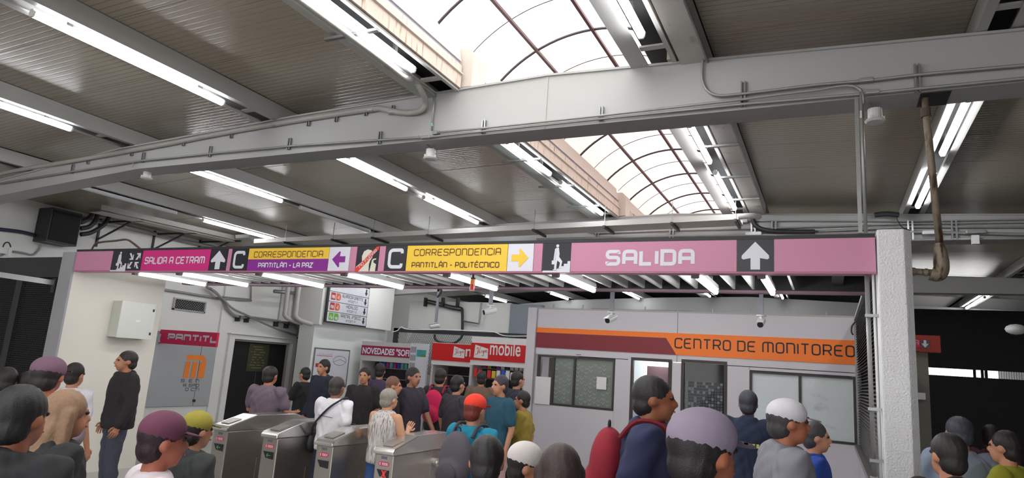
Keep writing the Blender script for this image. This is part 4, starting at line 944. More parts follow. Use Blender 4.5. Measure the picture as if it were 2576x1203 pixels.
# two red phone shop signs
m_vred = mat('phone_red', srgb(206, 26, 30), .42, var=.02)
def phone_shop(x0, x1, zt_, zr0, zr1, y, label, logo_px, word, wx):
    t = thing('shop_kiosk', label, 'shop', ((x0+x1)/2, y, 0))
    obj('fascia', MB().box(x0, x1, y, y+.9, zr0-.12, zt_), m_plasticw, t)
    s = obj('red_sign', MB().box(x0, x1, y-.02, y-.001, zr0, zr1), m_vred, t)
    (ax, az), (bx2, bz) = logo_px
    lg = obj('logo_tile', MB().prism([(ax, y-.021, az+.01), (bx2, y-.021, az), (bx2-.0, y-.021, bz-.09), (ax+.02, y-.021, bz)], (0, 0, 0), (0, -.004, 0)), m_plasticw, s)
    w_ = bx2-ax; h_ = bz-az; q = MB()
    def st_(pts, wd=.02): ribbon(q, fillet([(u, v) for u, v in pts], .05, False), wd, False, lambda p: Vector((ax+w_*p.x, y-.0265, az+h_*p.y)))
    k = 1/.9
    for pts in ([(.16,.70),(.28,.80),(.26,.34),(.34,.5),(.46,.88)], [(.40,.55),(.40,.38),(.46,.42)], [(.52,.40),(.52,.58),(.58,.60)], [(.70,.58),(.62,.56),(.62,.42),(.70,.44),(.70,.60),(.68,.20),(.58,.22)], [(.76,.60),(.76,.45)], [(.82,.44),(.82,.62),(.90,.62),(.90,.46),(.95,.48)], [(.08,.28),(.3,.32)]): st_(pts, .035)
    obj('script_lettering', q, m_vred, lg)
    bfont('lettering', word, (wx[0], y-.0215, zr0+.15), UX, UZ, wx[1]-wx[0], .36 if len(word) > 1 else .2, m_plasticw, s, bold=.012)
    obj('back_panel', MB().box(x0, x1, y+.85, y+.9, 0, zr0-.13), m_shopd, t); obj('counter', MB().box(x0, x1, y+.1, y+.5, 0, .95), m_fas, t)
    for x in (x0, x1-.06): obj('side_post', MB().box(x, x+.06, y+.01, y+.85, .95, zr0-.13), m_fas, t)
    for zz in (1.2, 1.5, 1.75): obj('shelf', MB().box(x0+.06, x1-.06, y+.5, y+.84, zz, zz+.02), m_galv, t)
    return t
y = 15.2
f = lambda px, py: onY(px, py, y)
x0, x1 = f(1185, 880).x, f(1325, 880).x
zr1 = (f(1184,862).z+f(1325,870).z)/2; zr0 = (f(1220,906).z+f(1325,916).z)/2
phone_shop(x0, x1, f(1200, 847).z, zr0, zr1, y, 'phone shop with the large red Virgin mobile sign', ((f(1194,0+885).x, f(1194,901).z), (f(1229,885).x, f(1194,867).z)), 'mobile', (f(1233,890).x, f(1310,890).x))
y = 15.9
x0b, x1b = f(1088, 880).x, f(1183, 880).x+.12
phone_shop(x0b, x1b, f(1100, 862).z, f(1120,906).z-.02, f(1120,864.5).z, y, 'phone shop with the smaller red Virgin sign, partly covered at its right', ((f(1141,885).x, f(1141,900).z), (f(1170,885).x, f(1141,871).z)), 'm', (f(1172,890).x, f(1184,890).x+.15))
CN = {(200, 60, 150): 'magenta', (230, 230, 230): 'white', (60, 90, 200): 'blue', (220, 190, 50): 'yellow', (210, 50, 60): 'red', (60, 60, 70): 'black', (120, 200, 210): 'pale blue'}
cols = [(200, 60, 150), (230, 230, 230), (60, 90, 200), (220, 190, 50), (210, 50, 60), (60, 60, 70), (120, 200, 210)]
sk = None
for sx0, sx1, zz, yy, nm in ((x0+.1, x1-.1, zr0-.42, 15.25, 'hanging in the large phone shop'), (x0+.1, x1-.1, 1.77, 15.75, 'on the top shelf of the large phone shop'), (x0b+.1, x1b-.1, 1.77, 16.45, 'on the top shelf of the smaller phone shop'), (a.x+.1, b.x-.1, 1.57, YSH+.6, 'on the upper shelf of the NOVEDADES shop'), (x0+.1, x1-.1, 1.52, 15.75, 'on the middle shelf of the large phone shop')):
    n = int((sx1-sx0)/.13)
    for k in range(n):
        cc = random.choice(cols); x = sx0+k*.13
        setp(obj('packet', MB().box(x, x+.1, yy, yy+.03, zz, zz+random.uniform(.14, .22)), mat('packet_%d%d%d' % cc, srgb(*cc), .5)), label='small '+CN[cc]+' packet '+nm, cat='packet', group='packets '+nm)

# ------------------------------------------------------------------ monitoring kiosk
YK = 12.0
ks = thing('monitoring_kiosk', 'grey panelled kiosk with orange and maroon band reading CENTRO DE MONITOREO', 'kiosk', (-2.4, YK, 0))
def kp(px, py): v = onY(px, py, YK); return v.x, v.z
def krect(nm, x0, x1, z0, z1, y0, y1, m, par=ks, **kw): return obj(nm, MB().box(x0, x1, YK+y0, YK+y1, z0, z1), m, par, **kw)
KX0, KX1 = kp(1353, 800)[0], kp(2159, 870)[0]; KT = 3.0
ZO = kp(1353, 822)[1]; ZO2 = kp(2155, 860)[1]; ZOB = (kp(1349, 871)[1]+kp(2157, 922)[1])/2; ZOT = (ZO+ZO2)/2; ZMT = kp(1350, 836)[1]
XJ = kp(1704, 850)[0]
# front openings (x0,x1,z0,z1)
zs = kp(1449, 904)[1]; W1 = (kp(1352, 920)[0], kp(1547, 920)[0], 1.2, 2.12)
D1 = (kp(1587, 930)[0], kp(1690, 930)[0], 0, kp(1640, 902)[1]); W2 = (kp(1714, 930)[0], kp(1829, 930)[0], .05, kp(1770, 907)[1]); W3 = (kp(1886, 960)[0], kp(2152, 960)[0], kp(2100, 1115)[1], kp(2020, 941)[1])
ZL = 2.13
# fascia panels
krect('fascia_panel', KX0, XJ-.006, ZL+.006, KT, 0, .06, m_kiosk); krect('fascia_panel', XJ+.006, KX1, ZL+.006, KT, 0, .06, m_kiosk)
# wall panels between openings
edges = [W1[1], D1[0]], [D1[1], W2[0]], [W2[1], W3[0]]
for e0, e1 in edges: krect('wall_panel', e0+.004, e1-.004, 0, ZL-.006, 0, .06, m_kiosk)
krect('wall_panel', KX0, W1[1], 0, W1[2]-.004, 0, .06, m_kiosk); krect('wall_panel', W3[0], KX1, 0, W3[2]-.004, 0, .06, m_kiosk); krect('wall_panel', W3[1]+.01, KX1, W3[2], ZL-.006, 0, .06, m_kiosk); krect('wall_panel', W3[0], W3[1], W3[3]+.01, ZL-.006, 0, .06, m_kiosk)
krect('corner_post', kp(1331, 800)[0], KX0-.01, 0, KT+.02, -.06, .25, m_kiosk)
krect('roof_slab', KX0-.2, KX1, KT, KT+.03, .0, 2.6, m_joist); krect('side_wall', KX0-.1, KX0-.05, 0, KT-.01, .26, 2.6, m_kiosk); krect('side_wall', KX1-.06, KX1-.0, 0, KT-.01, .07, 2.6, m_kiosk); krect('rear_wall', KX0, KX1-.1, 0, KT-.01, 2.5, 2.6, m_shopd)
# coloured band
ob = MB(); yb = YK-.015
ob.prism([(KX0-.0, yb, ZOT), (KX1, yb, ZOT), (KX1, yb, ZOB), (kp(1702, 893)[0], yb, ZOB), (kp(1676, 853)[0], yb, ZMT), (KX0, yb, ZMT)][::-1], (0, 0, 0), (0, .013, 0))
bo = obj('orange_band', ob, m_orange, ks)
mbn = MB(); mbn.prism([(KX0, yb, ZMT-.004), (kp(1676, 853)[0]-.005, yb, ZMT-.004), (kp(1702, 893)[0]-.005, yb, ZOB), (KX0, yb, ZOB)][::-1], (0, 0, 0), (0, .013, 0)); obj('maroon_band', mbn, m_maroon, ks)
t0 = kp(1697, 870); t1 = kp(2151, 890)
letters('lettering', 'CENTRO DE MONITOREO', (t0[0], yb-.001, ZOB+.115), UX, UZ, t1[0]-t0[0], .185, .024, m_navytext, bo, gap=.30)
for k in range(9): 
    x = KX0+.3+k*.6; obj('roof_clip', MB().box(x, x+.02, YK+.01, YK+.05, KT+.031, KT+.10), m_galv, ks)
# windows
def win(W, mull, label, mg_, fr=.035):
    t = krect('window_frame', W[0], W[1], W[3]-fr, W[3], -.01, .07, m_alu)
    MBx = MB(); x0, x1, z0, z1 = W
    for a, b, c, d in ((x0, x0+fr, z0, z1-fr), (x1-fr, x1, z0, z1-fr), (x0+fr, x1-fr, z0, z0+fr)): MBx.box(a, b, YK-.01, YK+.07, c, d)
    f_ = obj('window_frame', MBx, m_alu, ks, label=label)
    xs_ = [x0+fr]+mull+[x1-fr]
    for m_ in mull: obj('mullion', MB().box(m_-.02, m_+.02, YK-.005, YK+.06, z0+fr, z1-fr), m_alu, f_)
    return f_, xs_
m_film1 = mat('diamond_film', srgb(120, 130, 122), .35, var=.15, vs=5); m_film2 = mat('white_film', srgb(212, 220, 222), .35, var=.06, vs=2, stain=(srgb(160, 168, 172), (3, 3, 5), .6, .8))
f1, xs_ = win(W1, [kp(1392, 930)[0], kp(1445, 930)[0]], None, None)
for a, b in ((xs_[1], xs_[2]), (xs_[2], xs_[3])):
    g = obj('pane', MB().box(a+.02, b-.0, YK+.03, YK+.036, W1[2]+.03, W1[3]-.035), m_film1, f1)
# raised L shaped strips of the film
q = MB(); random.seed(3)
for i in range(16):
    for j in range(10):
        x = xs_[1]+.06+i*.085; zz = W1[2]+.06+j*.075+(i % 2)*.037
        if x > xs_[3]-.06 or zz > W1[3]-.1: continue
        if abs(x-xs_[2]) < .06 or random.random() < .25: continue
        s = random.choice((1, -1)); yy = YK+.028
        q.beam((x-.035*s, yy, zz+.035), (x, yy, zz), .006, .006, (0, 1, 0)).beam((x, yy, zz), (x+.035*s, yy, zz+.035*(1 if random.random() < .5 else 1)), .006, .006, (0, 1, 0))
setp(obj('film_pattern', q, mat('film_lines', srgb(190, 196, 190), .4), ks), kind='stuff')
krect('inner_screen', xs_[0], xs_[1], W1[2]+.03, W1[3]-.035, .5, .52, mat('grey_screen', srgb(128, 122, 116), .7), f1)
v = kp(1349, 947); krect('white_board', xs_[0]-.04, xs_[1]-.03, W1[2]-.0, v[1], -.03, -.015, m_plasticw)
v0 = kp(1502, 948); v1 = kp(1525, 981); krect('paper_notice', v0[0], v1[0], v1[1], v0[1], -.012, -.011, m_plasticw)
# doorway
krect('door_frame', D1[0], D1[0]+.04, 0, D1[3], -.01, .08, m_alu); krect('door_frame', D1[1]-.06, D1[1], 0, D1[3], -.01, .08, m_alu); krect('door_frame', D1[0]+.04, D1[1]-.06, D1[3]-.05, D1[3], -.01, .08, m_alu)
dl = krect('inner_door', D1[0]+.0, D1[0]+.42, 0, D1[3]-.12, 1.2, 1.24, mat('brown_door', srgb(84, 62, 66), .6, var=.2))
krect('inner_door_frame', D1[0]+.42, D1[0]+.49, 0, D1[3]-.1, 1.18, 1.26, mat('brown_frame', srgb(110, 84, 84), .6))
krect('inner_ceiling_light', D1[0]+.0, D1[1]+.1, D1[3]+.25, D1[3]+.28, .8, 1.2, m_tube2)
krect('inner_wall', D1[0]-.5, D1[1]+.5, 0, D1[3]+.3, 1.6, 1.65, m_film2)
# dark glazed window with block film
f2, xs2 = win(W2, [], 'dark window frame with a block patterned film', None, .05)
krect('pane', xs2[0], xs2[1], W2[2]+.05, W2[3]-.05, .04, .045, m_glass, f2); krect('dark_room', xs2[0]-.1, xs2[1]+.1, 0, W2[3], .6, .62, m_blackp, f2)
q = MB(); zt_ = kp(1770, 962)[1]; nx = 13; wx_ = (xs2[1]-xs2[0]-.04)/nx
q2 = MB()
for i in range(nx):
    for j in range(26):
        z1_ = zt_-j*wx_*1.05
        if z1_ < .2: break
        (q if (i*7+j*3+(i*j) % 5) % 3 else q2).box(xs2[0]+.02+i*wx_+.004, xs2[0]+.02+(i+1)*wx_-.004, YK+.034, YK+.039, z1_-wx_*.9, z1_)
setp(obj('film_blocks', q, mat('film_dark', srgb(50, 56, 62), .4, var=.3, vs=9), ks), kind='stuff'); setp(obj('film_blocks', q2, mat('film_light', srgb(104, 116, 120), .4, var=.2, vs=9), ks), kind='stuff')
# big window with white film
f3, xs3 = win(W3, [kp(2012, 960)[0]], 'dark frame of the large white filmed window', None)
for a, b in ((xs3[0], xs3[1]-.02), (xs3[1]+.02, xs3[2])): obj('pane', MB().box(a, b, YK+.03, YK+.036, W3[2]+.035, W3[3]-.035), m_film2, f3)
for px, py, ww in ((1984, 929, .13), (1456, 893, .1)):
    v = kp(px, py); q = MB()
    for k in range(int(ww/.014)): q.box(v[0]-ww/2+k*.014, v[0]-ww/2+k*.014+.01, YK-.001, YK-.0005, v[1]-.007, v[1]+.007)
    setp(obj('small_lettering', q, m_dark, ks), kind='stuff')
# louvred screen between kiosk and column
lv = thing('louvre_screen', 'dark louvred screen running from the kiosk back to the white column', 'screen', (.4, 9, 1.0))
q = MB()
for k in range(48):
    z = 1.08+k*.039; q.hexa([(.36, 6.6, z), (.40, 6.6, z+.02), (.40, 11.9, z+.02), (.36, 11.9, z), (.36, 6.6, z+.006), (.40, 6.6, z+.026), (.40, 11.9, z+.026), (.36, 11.9, z+.006)])
setp(obj('slats', q, m_dark, lv), kind='stuff')
obj('backing', MB().box(.42, .43, 6.6, 11.9, 1.05, 2.95), m_blackp, lv)
obj('frame', MB().box(.34, .43, 6.55, 6.6, 1.0, 2.98).box(.34, .43, 11.9, 11.96, 1.0, 2.98).box(.34, .43, 6.6, 11.9, 2.95, 2.99), m_galv, lv)
obj('sill', MB().box(.30, .46, 6.5, 11.96, .98, 1.045), m_galv, lv); obj('low_wall', MB().box(.36, .44, 6.5, 11.96, 0, .98), m_kiosk, lv)
obj('cable', MB().tube(smooth_path(px_path([(2160,805), (2150,812), (2143,822), (2142,835), (2146,843)], YK-.1)), .012, 5), m_dark, smooth=True, label='loose dark cable end hanging at the right corner of the kiosk', category='cable')

# ------------------------------------------------------------------ cameras on poles, beacon
def cctv(px, ptop, pbot, y, label, face=(-.45, -1, -.5), ztop=None, sc_=1):
    a = onY(px, ptop, y); b = onY(px-2, pbot, y); x = a.x
    t = thing('security_camera', label, 'camera', (x, y, b.z-.1), 'bullet cameras on grey poles')
    obj('pole', MB().box(x-.02*sc_, x+.02*sc_, y-.02, y+.02, b.z, ztop or a.z+.06), mat('pole_grey', srgb(140, 142, 150), .5), t)
    obj('flange', MB().tube([(x, y, b.z), (x, y, b.z-.012)], .05, 12), m_plasticw, t)
    obj('bracket', MB().tube([(x, y, b.z-.01), (x, y, b.z-.045)], .014, 8), m_plasticw, t)
    d = Vector(face).normalized(); c = Vector((x, y, b.z-.045-.03*sc_))
    bd = obj('body', MB().tube([c-d*.08*sc_, c-d*.075*sc_, c+d*.08*sc_], [.028*sc_, .036*sc_, .036*sc_], 12), m_plasticw, t, smooth=False)
    obj('hood', MB().beam(c-d*.07*sc_+Vector((0, 0, .038*sc_)), c+d*.12*sc_+Vector((0, 0, .038*sc_)), .066*sc_, .006), m_plasticw, t)
    obj('lens', MB().tube([c+d*.08*sc_, c+d*.088*sc_], .031*sc_, 12), m_blackp, t)
    return t
cctv(1237, 728, 768, 7.365, 'white bullet camera on a grey pole left of the kiosk, facing left', (-.8, -.8, -.35))
cctv(1541, 733, 785, 7.365, 'white bullet camera on a grey pole in front of the maroon band, facing forward left', (-.35, -1, -.45))
cctv(1915, 735, 793, 7.365, 'white bullet camera on a grey pole above the CENTRO lettering, facing forward', (-.05, -1, -.4))
t = cctv(1102, 748, 812, 17.42, 'slim white camera on a long grey pole before the white back wall', (-1.2, -.2, -.25), 4.05, 1.9)
P = px_path([(1100,748), (1108,738), (1110,731), (1104,728)], 17.36); obj('cable_hook', MB().tube(smooth_path(P), .03, 6), m_dark, t, smooth=True)
t.location.z += 0
bc = thing('beacon', 'orange and red warning beacon hanging under the middle of the sign', 'beacon', (0, 0, 0))
c = onY(1190, 700, YF+.16); x = c.x; y = YF+.16; bc.location = (x, y, 2.5)
zz = [onY(1190, v, y).z for v in (686, 699, 703, 716, 730, 733)]
for o_, nm, z1_, z0_, r_, m_ in ((0, 'stem', zz[0]+.06, zz[1], .012, m_dark), (0, 'collar', zz[1], zz[2], .026, m_dark), (0, 'orange_lens', zz[2], zz[3], .024, mat('beacon_orange', srgb(240, 130, 20), .25)), (0, 'red_lens', zz[3], zz[4], .024, mat('beacon_red', srgb(210, 30, 30), .25)), (0, 'base_cap', zz[4], zz[5], .026, mat('mauve_cap', srgb(190, 150, 150), .5))):
    obj(nm, MB().tube([(x, y, z1_), (x, y, z0_)], r_, 14), m_, bc)
obj('knob', MB().ell((x-.03, y, zz[0]-.01), .016, 8, 6), m_dark, bc)

# ------------------------------------------------------------------ far right: pillar, red exit sign
rp = obj('pillar', MB().box(onY(2291, 950, 14).x, onY(2337, 950, 14).x, 14, 14.3, 0, 2.62), mat('beige_pillar', srgb(150, 146, 136), .7, var=.05), label='beige pillar in the dark area right of the white column', category='pillar')
v0 = onY(2284, 846, 13.9); v1 = onY(2365, 888, 13.9)
rs = thing('exit_sign', 'dim red sign box with a small arrow panel, beyond the white column', 'sign', ((v0.x+v1.x)/2, 13.9, v1.z))
obj('box', MB().box(v0.x-.25, v1.x, 13.8, 13.98, v1.z, onY(2330, 845, 13.9).z), mat('dim_red', srgb(170, 46, 30), .5), rs)
a = onY(2285, 872, 13.8); b = onY(2338, 857, 13.8); 
s = obj('word_panel', MB().box(a.x-.25, onY(2314, 865, 13.8).x, 13.79, 13.799, onY(2314, 874, 13.8).z, b.z), m_crim, rs)
letters('lettering', 'SALIDA', (a.x-.22, 13.789, a.z+.03), UX, UZ, onY(2311, 865, 13.8).x-a.x+.22, .09, .012, mat('dim_white', srgb(190, 180, 180), .5), s)
u = onY(2326, 865, 13.8); s = obj('arrow_panel', MB().box(u.x-.06, u.x+.075, 13.79, 13.799, onY(2326, 876, 13.8).z, b.z), m_black, rs)
q = MB(); q.prism([(u.x+.005+a_, 13.789, u.z+b_) for a_, b_ in ((0, -.07), (.055, 0), (.02, 0), (.02, .06), (-.02, .06), (-.02, 0), (-.055, 0))], (0, 0, 0), (0, -.001, 0)); obj('arrow', q, m_signw, s)
obj('utility_box', MB().box(1.36, 1.48, 13.9, 13.995, onY(2310, 1005, 14).z, onY(2310, 988, 14).z), m_galv, label='small grey box on the beige pillar', category='box')
c = onZ(2556, 829, 3.2); obj('wall_lamp', MB().ell((c.x, c.y, 3.2), (.18, .18, .1), 10, 6), m_plasticw, label='small pale dome fitting at the far right under the rear girder', category='light', smooth=True)

# ------------------------------------------------------------------ turnstiles
def turnstile(x0, label, disp, num):
    x1 = x0+.24; t = thing('turnstile', label, 'turnstile', (x0+.12, YF, 0), 'row of steel turnstiles')
    y0 = YF-.02
    top = [(y0, .985), (y0+.42, 1.095), (y0+1.05, 1.095), (y0+1.45, .985)]
    q = MB(); q.prism([(x0+.01, y0+.03, 0), (x0+.01, y0+1.42, 0), (x0+.01, y0+1.42, .93), (x0+.01, y0+.03, .93)], (0, 0, 0), (.22, 0, 0)); obj('cabinet', q, m_steel, t, bevel=.012)
    prof = [(y0, .93), (y0, .965), (y0+.025, .99)]+[(a, b) for a, b in top[1:3]]+[(y0+1.425, .99), (y0+1.45, .965), (y0+1.45, .93)]
    q = MB(); q.prism([(x0, a, b) for a, b in prof], (0, 0, 0), (.24, 0, 0)); cap_ = obj('lid', q, m_steelt, t, bevel=.01)
    q = MB(); q.prism([(x0+.06, y0+.07, .9905+.018), (x0+.18, y0+.07, .9905+.018), (x0+.19, y0+.24, .9905+.062), (x0+.05, y0+.24, .9905+.062)], (0, 0, -.004), (0, 0, .004)); obj('reader_plate', q, m_steel, cap_)
    for (ya, yb, za, zb2) in ((y0+.5, y0+.506, .05, .60), (y0+.5, y0+1.35, .60, .606), (y0+.72, y0+.723, .62, .92)):
        obj('side_seam', MB().box(x0+.23, x0+.2325, ya, yb, za, zb2), m_steelt, t)
    xc = x0+.12; yf = y0+.03
    obj('sensor_label', MB().box(xc-.035, xc+.03, yf-.002, yf-.0005, .885, .91), mat('bluegrey_label', srgb(110, 112, 128), .5), t)
    q = MB(); r = .022; pts = []
    for k in range(9): a = -math.pi/2+math.pi*k/8; pts.append((xc+.04+r*math.cos(a), yf-.0005, .84+r*math.sin(a)))
    for k in range(9): a = math.pi/2+math.pi*k/8; pts.append((xc-.04+r*math.cos(a), yf-.0005, .84+r*math.sin(a)))
    q.prism(pts, (0, 0, 0), (0, -.002, 0)); pl_ = obj('number_pill', q, mat('pill_red', srgb(214, 70, 90), .5), t)
    letters('lettering', 'E '+num, (xc-.05, yf-.003, .828), UX, UZ, .10, .024, .005, m_signw, pl_)
    dp_ = obj('display', MB().prism([(xc-.075, yf-.0005, .785), (xc+.07, yf-.0005, .785), (xc+.07, yf-.0005, .71), (xc-.035, yf-.0005, .72)], (0, 0, 0), (0, -.004, 0)), m_black, t)
    q = MB(); Fm = lambda p: Vector((xc+.012+p.x, yf-.0055, .748+p.y))
    if disp == 'x':
        for s in (1, -1):
            ribbon(q, [(-.03*s, .034), (-.003*s, 0), (-.03*s, -.034)], .005, False, Fm)
            ribbon(q, [(-.014*s, .034), (.010*s, 0), (-.014*s, -.034)], .003, False, Fm)
        obj('lit_cross', q, m_ledr, dp_)
    elif disp == 'a':
        ribbon(q, [(.02, 0), (-.035, 0)], .005, False, Fm); ribbon(q, [(-.015, .02), (-.035, 0), (-.015, -.02)], .005, False, Fm); obj('lit_arrow', q, m_ledg, dp_)
    obj('arm_hub', MB().tube([(x0+.23, y0+.78, .80), (x0+.28, y0+.78, .80)], .045, 12), m_steelt, t)
    for a in (0, 2.1, 4.2): obj('arm', MB().tube([(x0+.27, y0+.78, .80), (x0+.27+.30, y0+.78+.12*math.sin(a)*1, .80+.1*math.cos(a)-.0)], .013, 8), m_steelt, t)
    return t
for k, (lab, dsp, num) in enumerate((('leftmost visible steel turnstile with a green arrow display', 'a', '1002'), ('second steel turnstile with a green arrow display, left of the man in the white shirt', 'a', '1003'),
        ('third steel turnstile with an unlit display, between the two passing people', 'n', '1004'), ('fourth steel turnstile with a red cross display', 'x', '1006'))):
    turnstile(-6.30+.745*k, lab, dsp, num)
# ------------------------------------------------------------------ people
def remesh(mb, voxel, smooth=6):
    me = bpy.data.meshes.new('tmp'); me.from_pydata([tuple(v) for v in mb.v], [], mb.f)
    bm = bmesh.new(); bm.from_mesh(me); bmesh.ops.recalc_face_normals(bm, faces=bm.faces); bm.to_mesh(me); bm.free()
    o = bpy.data.objects.new('tmp', me); COL.objects.link(o)
    m = o.modifiers.new('r', 'REMESH'); m.mode = 'VOXEL'; m.voxel_size = voxel
    s = o.modifiers.new('s', 'SMOOTH'); s.factor = .5; s.iterations = smooth
    r = bpy.data.meshes.new_from_object(o.evaluated_get(bpy.context.evaluated_depsgraph_get()))
    bpy.data.objects.remove(o); bpy.data.meshes.remove(me)
    r.polygons.foreach_set('use_smooth', [True]*len(r.polygons))
    return r
V = Vector
# joints of a 1.70 m figure facing +Y; x to its right
def pose(kind):
    J = dict(pelvis=V((0, 0, .93)), waist=V((0, 0, 1.07)), chest=V((0, .0, 1.26)), neck=V((0, -.01, 1.45)), head=V((0, .02, 1.59)))
    for s, k in ((-1, 'l'), (1, 'r')):
        J['sh'+k] = V((s*.175, -.01, 1.395)); J['hip'+k] = V((s*.09, 0, .90))
        if kind == 'stand':
            J['el'+k] = V((s*.235, -.03, 1.12)); J['wr'+k] = V((s*.25, .05, .88)); J['kn'+k] = V((s*.10, .02, .49)); J['an'+k] = V((s*.11, -.02, .09))
        if kind == 'walk':
            J['el'+k] = V((s*.235, -.09*s, 1.13)); J['wr'+k] = V((s*.23, .04-.16*s+.06, .90)); J['kn'+k] = V((s*.09, .13*s+.06, .50)); J['an'+k] = V((s*.09, .24*s-.02, .10 if s > 0 else .14))
        if kind == 'reach':
            J['el'+k] = V((s*.25, .05, 1.13)); J['wr'+k] = V((s*.19, .28, 1.11)); J['kn'+k] = V((s*.09, .10*s+.04, .50)); J['an'+k] = V((s*.09, .16*s-.02, .10))
        if kind == 'lift':
            J['el'+k] = V((s*.25, .03, 1.13)); J['wr'+k] = V((s*.13, .20, 1.24)) if s > 0 else V((-.15, .22, 1.10)); J['kn'+k] = V((s*.09, .09*s+.03, .50)); J['an'+k] = V((s*.09, .12*s-.02, .10))
    return J
def hand(mb, J, k, s):
    w_ = J['wr'+k]; d = (w_-J['el'+k]).normalized(); side = d.cross(V((0, 0, 1)))
    if side.length < .3: side = V((0, 1, 0)).cross(d)*1.0
    fw = V((0, 1, 0)) - d*d.y
    fw = fw.normalized() if fw.length > .2 else side.normalized()      # direction across the palm towards the thumb
    nrm = d.cross(fw).normalized()
    palm = w_+d*.055; mb.cap(w_, w_+d*.03, .024, .026); 
    for q in (-.022, 0, .022): mb.cap(w_+d*.02+fw*q*.8, w_+d*.085+fw*q, .016, .014, 8)
    F = MB()
    for i, q in enumerate((-.03, -.011, .010, .030)):
        L_ = (.058, .074, .080, .070)[i]; b = w_+d*.075+fw*q; m_ = b+d*L_*.55+nrm*(-s*.008); e = m_+d*L_*.42+nrm*(-s*.03)
        F.tube([b, m_, e], [.0095, .0085, .0065], 7)
    b = w_+d*.025+fw*.022; F.tube([b, b+d*.03+fw*.028, b+d*.065+fw*.034+nrm*(-s*.012)], [.012, .0105, .008], 7)
    return F
TEMPL = {}
def template(kind, piece):
    key = (kind, piece)
    if key in TEMPL: return TEMPL[key]
    J = pose(kind); q = MB(); vox = .013; ext = []
    S = (('l', -1), ('r', 1))
    Rz = Matrix.Identity(3)
    if piece == 'body':
        vox = .0115
        q.ell((0, .0, .95), (.155, .105, .11), 14, 9); q.ell((0, .0, 1.09), (.135, .095, .13), 14, 9); q.ell((0, -.0, 1.27), (.155, .11, .15), 14, 9)
        q.cap((-.11, -.01, 1.385), (.11, -.01, 1.385), .06, .06); q.cap(J['neck']-V((0, 0, .04)), J['neck']+V((0, .01, .08)), .058, .052, 12)
        h = J['head']; q.ell(h+V((0, -.012, .02)), (.076, .094, .10), 16, 12); q.ell(h+V((0, .03, -.04)), (.056, .062, .072), 14, 9); q.ell(h+V((0, .055, -.095)), (.026, .022, .018), 8, 6)
        q.cap(h+V((0, .083, .012)), h+V((0, .102, -.022)), .010, .016, 8); q.cap(h+V((-.03, .078, .03)), h+V((.03, .078, .03)), .012, .012, 8)
        q.cap(h+V((-.016, .083, -.056)), h+V((.016, .083, -.056)), .009, .009, 8)
        for k, s in S:
            q.ell(h+V((s*.078, -.01, -.005)), (.012, .020, .032), 8, 7)
            q.cap(J['sh'+k], J['el'+k], .052, .038, 12); q.cap(J['el'+k], J['wr'+k], .038, .026, 12)
            q.cap(J['hip'+k], J['kn'+k], .085, .054, 12); q.cap(J['kn'+k], J['an'+k], .052, .036, 12); q.ell(J['kn'+k].lerp(J['an'+k], .3)+V((0, -.02, 0)), (.045, .045, .09), 10, 8)
            q.cap(J['an'+k]+V((0, -.03, -.045)), J['an'+k]+V((0, .13, -.055)), .04, .032, 10)
            ext.append(hand(q, J, k, s))
    if piece in ('tee', 'sleeveless', 'jacket'):
        b = .016 if piece != 'jacket' else .03; lo_ = .90 if piece != 'jacket' else .86
        rings = [(lo_-.04, .168, .12), (lo_+.06, .172, .122), (1.08, .158, .112), (1.2, .166, .116), (1.30, .178, .114), (1.37, .172, .100), (1.415, .132, .084), (1.445, .082, .068), (1.468, .062, .060)]
        n = 24; vs = [(math.copysign(abs(math.cos(6.2832*k/n))**.8, math.cos(6.2832*k/n))*(rx+b), math.sin(6.2832*k/n)*(ry+b)-.005, z_) for z_, rx, ry in rings for k in range(n)]
        q.add(vs, [(i*n+k, i*n+(k+1) % n, (i+1)*n+(k+1) % n, (i+1)*n+k) for i in range(len(rings)-1) for k in range(n)]+[tuple(range(n))[::-1], tuple((len(rings)-1)*n+k for k in range(n))])
        for k, s in S:
            e = J['sh'+k].lerp(J['el'+k], .72)
            if piece == 'tee': q.cap(J['sh'+k], e, .060+b, .052+b, 12)
            if piece == 'jacket': q.cap(J['sh'+k], J['el'+k], .057+b, .040+b, 12); q.cap(J['el'+k], J['wr'+k].lerp(J['el'+k], .06), .040+b, .030+b, 12)
            if piece == 'jacket' : q.ell(J['neck']+V((0, -.05, .0)), (.09, .05, .05), 12, 8)
    if piece in ('trousers', 'shorts'):
        q.ell((0, 0, .95), (.168, .12, .11), 16, 9)
        for k, s in S:
            if piece == 'trousers': q.cap(J['hip'+k], J['kn'+k], .098, .070, 12); q.cap(J['kn'+k], J['an'+k]+V((0, 0, .03)), .070, .058, 12)
            else: q.cap(J['hip'+k], J['hip'+k].lerp(J['kn'+k], .62), .10, .088, 12)
    if piece == 'shoes':
        for k, s in S:
            a = J['an'+k]; q.cap(a+V((0, -.035, -.045)), a+V((0, .14, -.052)), .047, .038, 12); q.box(a.x-.045, a.x+.045, a.y-.08, a.y+.18, max(a.z-.10, 0), a.z-.075)
    h = J['head']
    if piece == 'hair':
        q.ell(h+V((0, -.022, .038)), (.086, .098, .098), 16, 12); q.ell(h+V((0, -.05, -.03)), (.074, .066, .07), 14, 9); vox = .009
    if piece == 'long_hair':
        q.ell(h+V((0, -.022, .038)), (.092, .104, .102), 16, 12); q.ell(h+V((0, -.055, -.06)), (.09, .07, .13), 14, 9); q.cap(h+V((0, -.06, -.08)), h+V((0, -.085, -.26)), .085, .06, 12); q.cap(h+V((-.078, -.02, .02)), h+V((-.085, -.03, -.2)), .035, .028, 10); q.cap(h+V((.078, -.02, .02)), h+V((.085, -.03, -.2)), .035, .028, 10); vox = .01
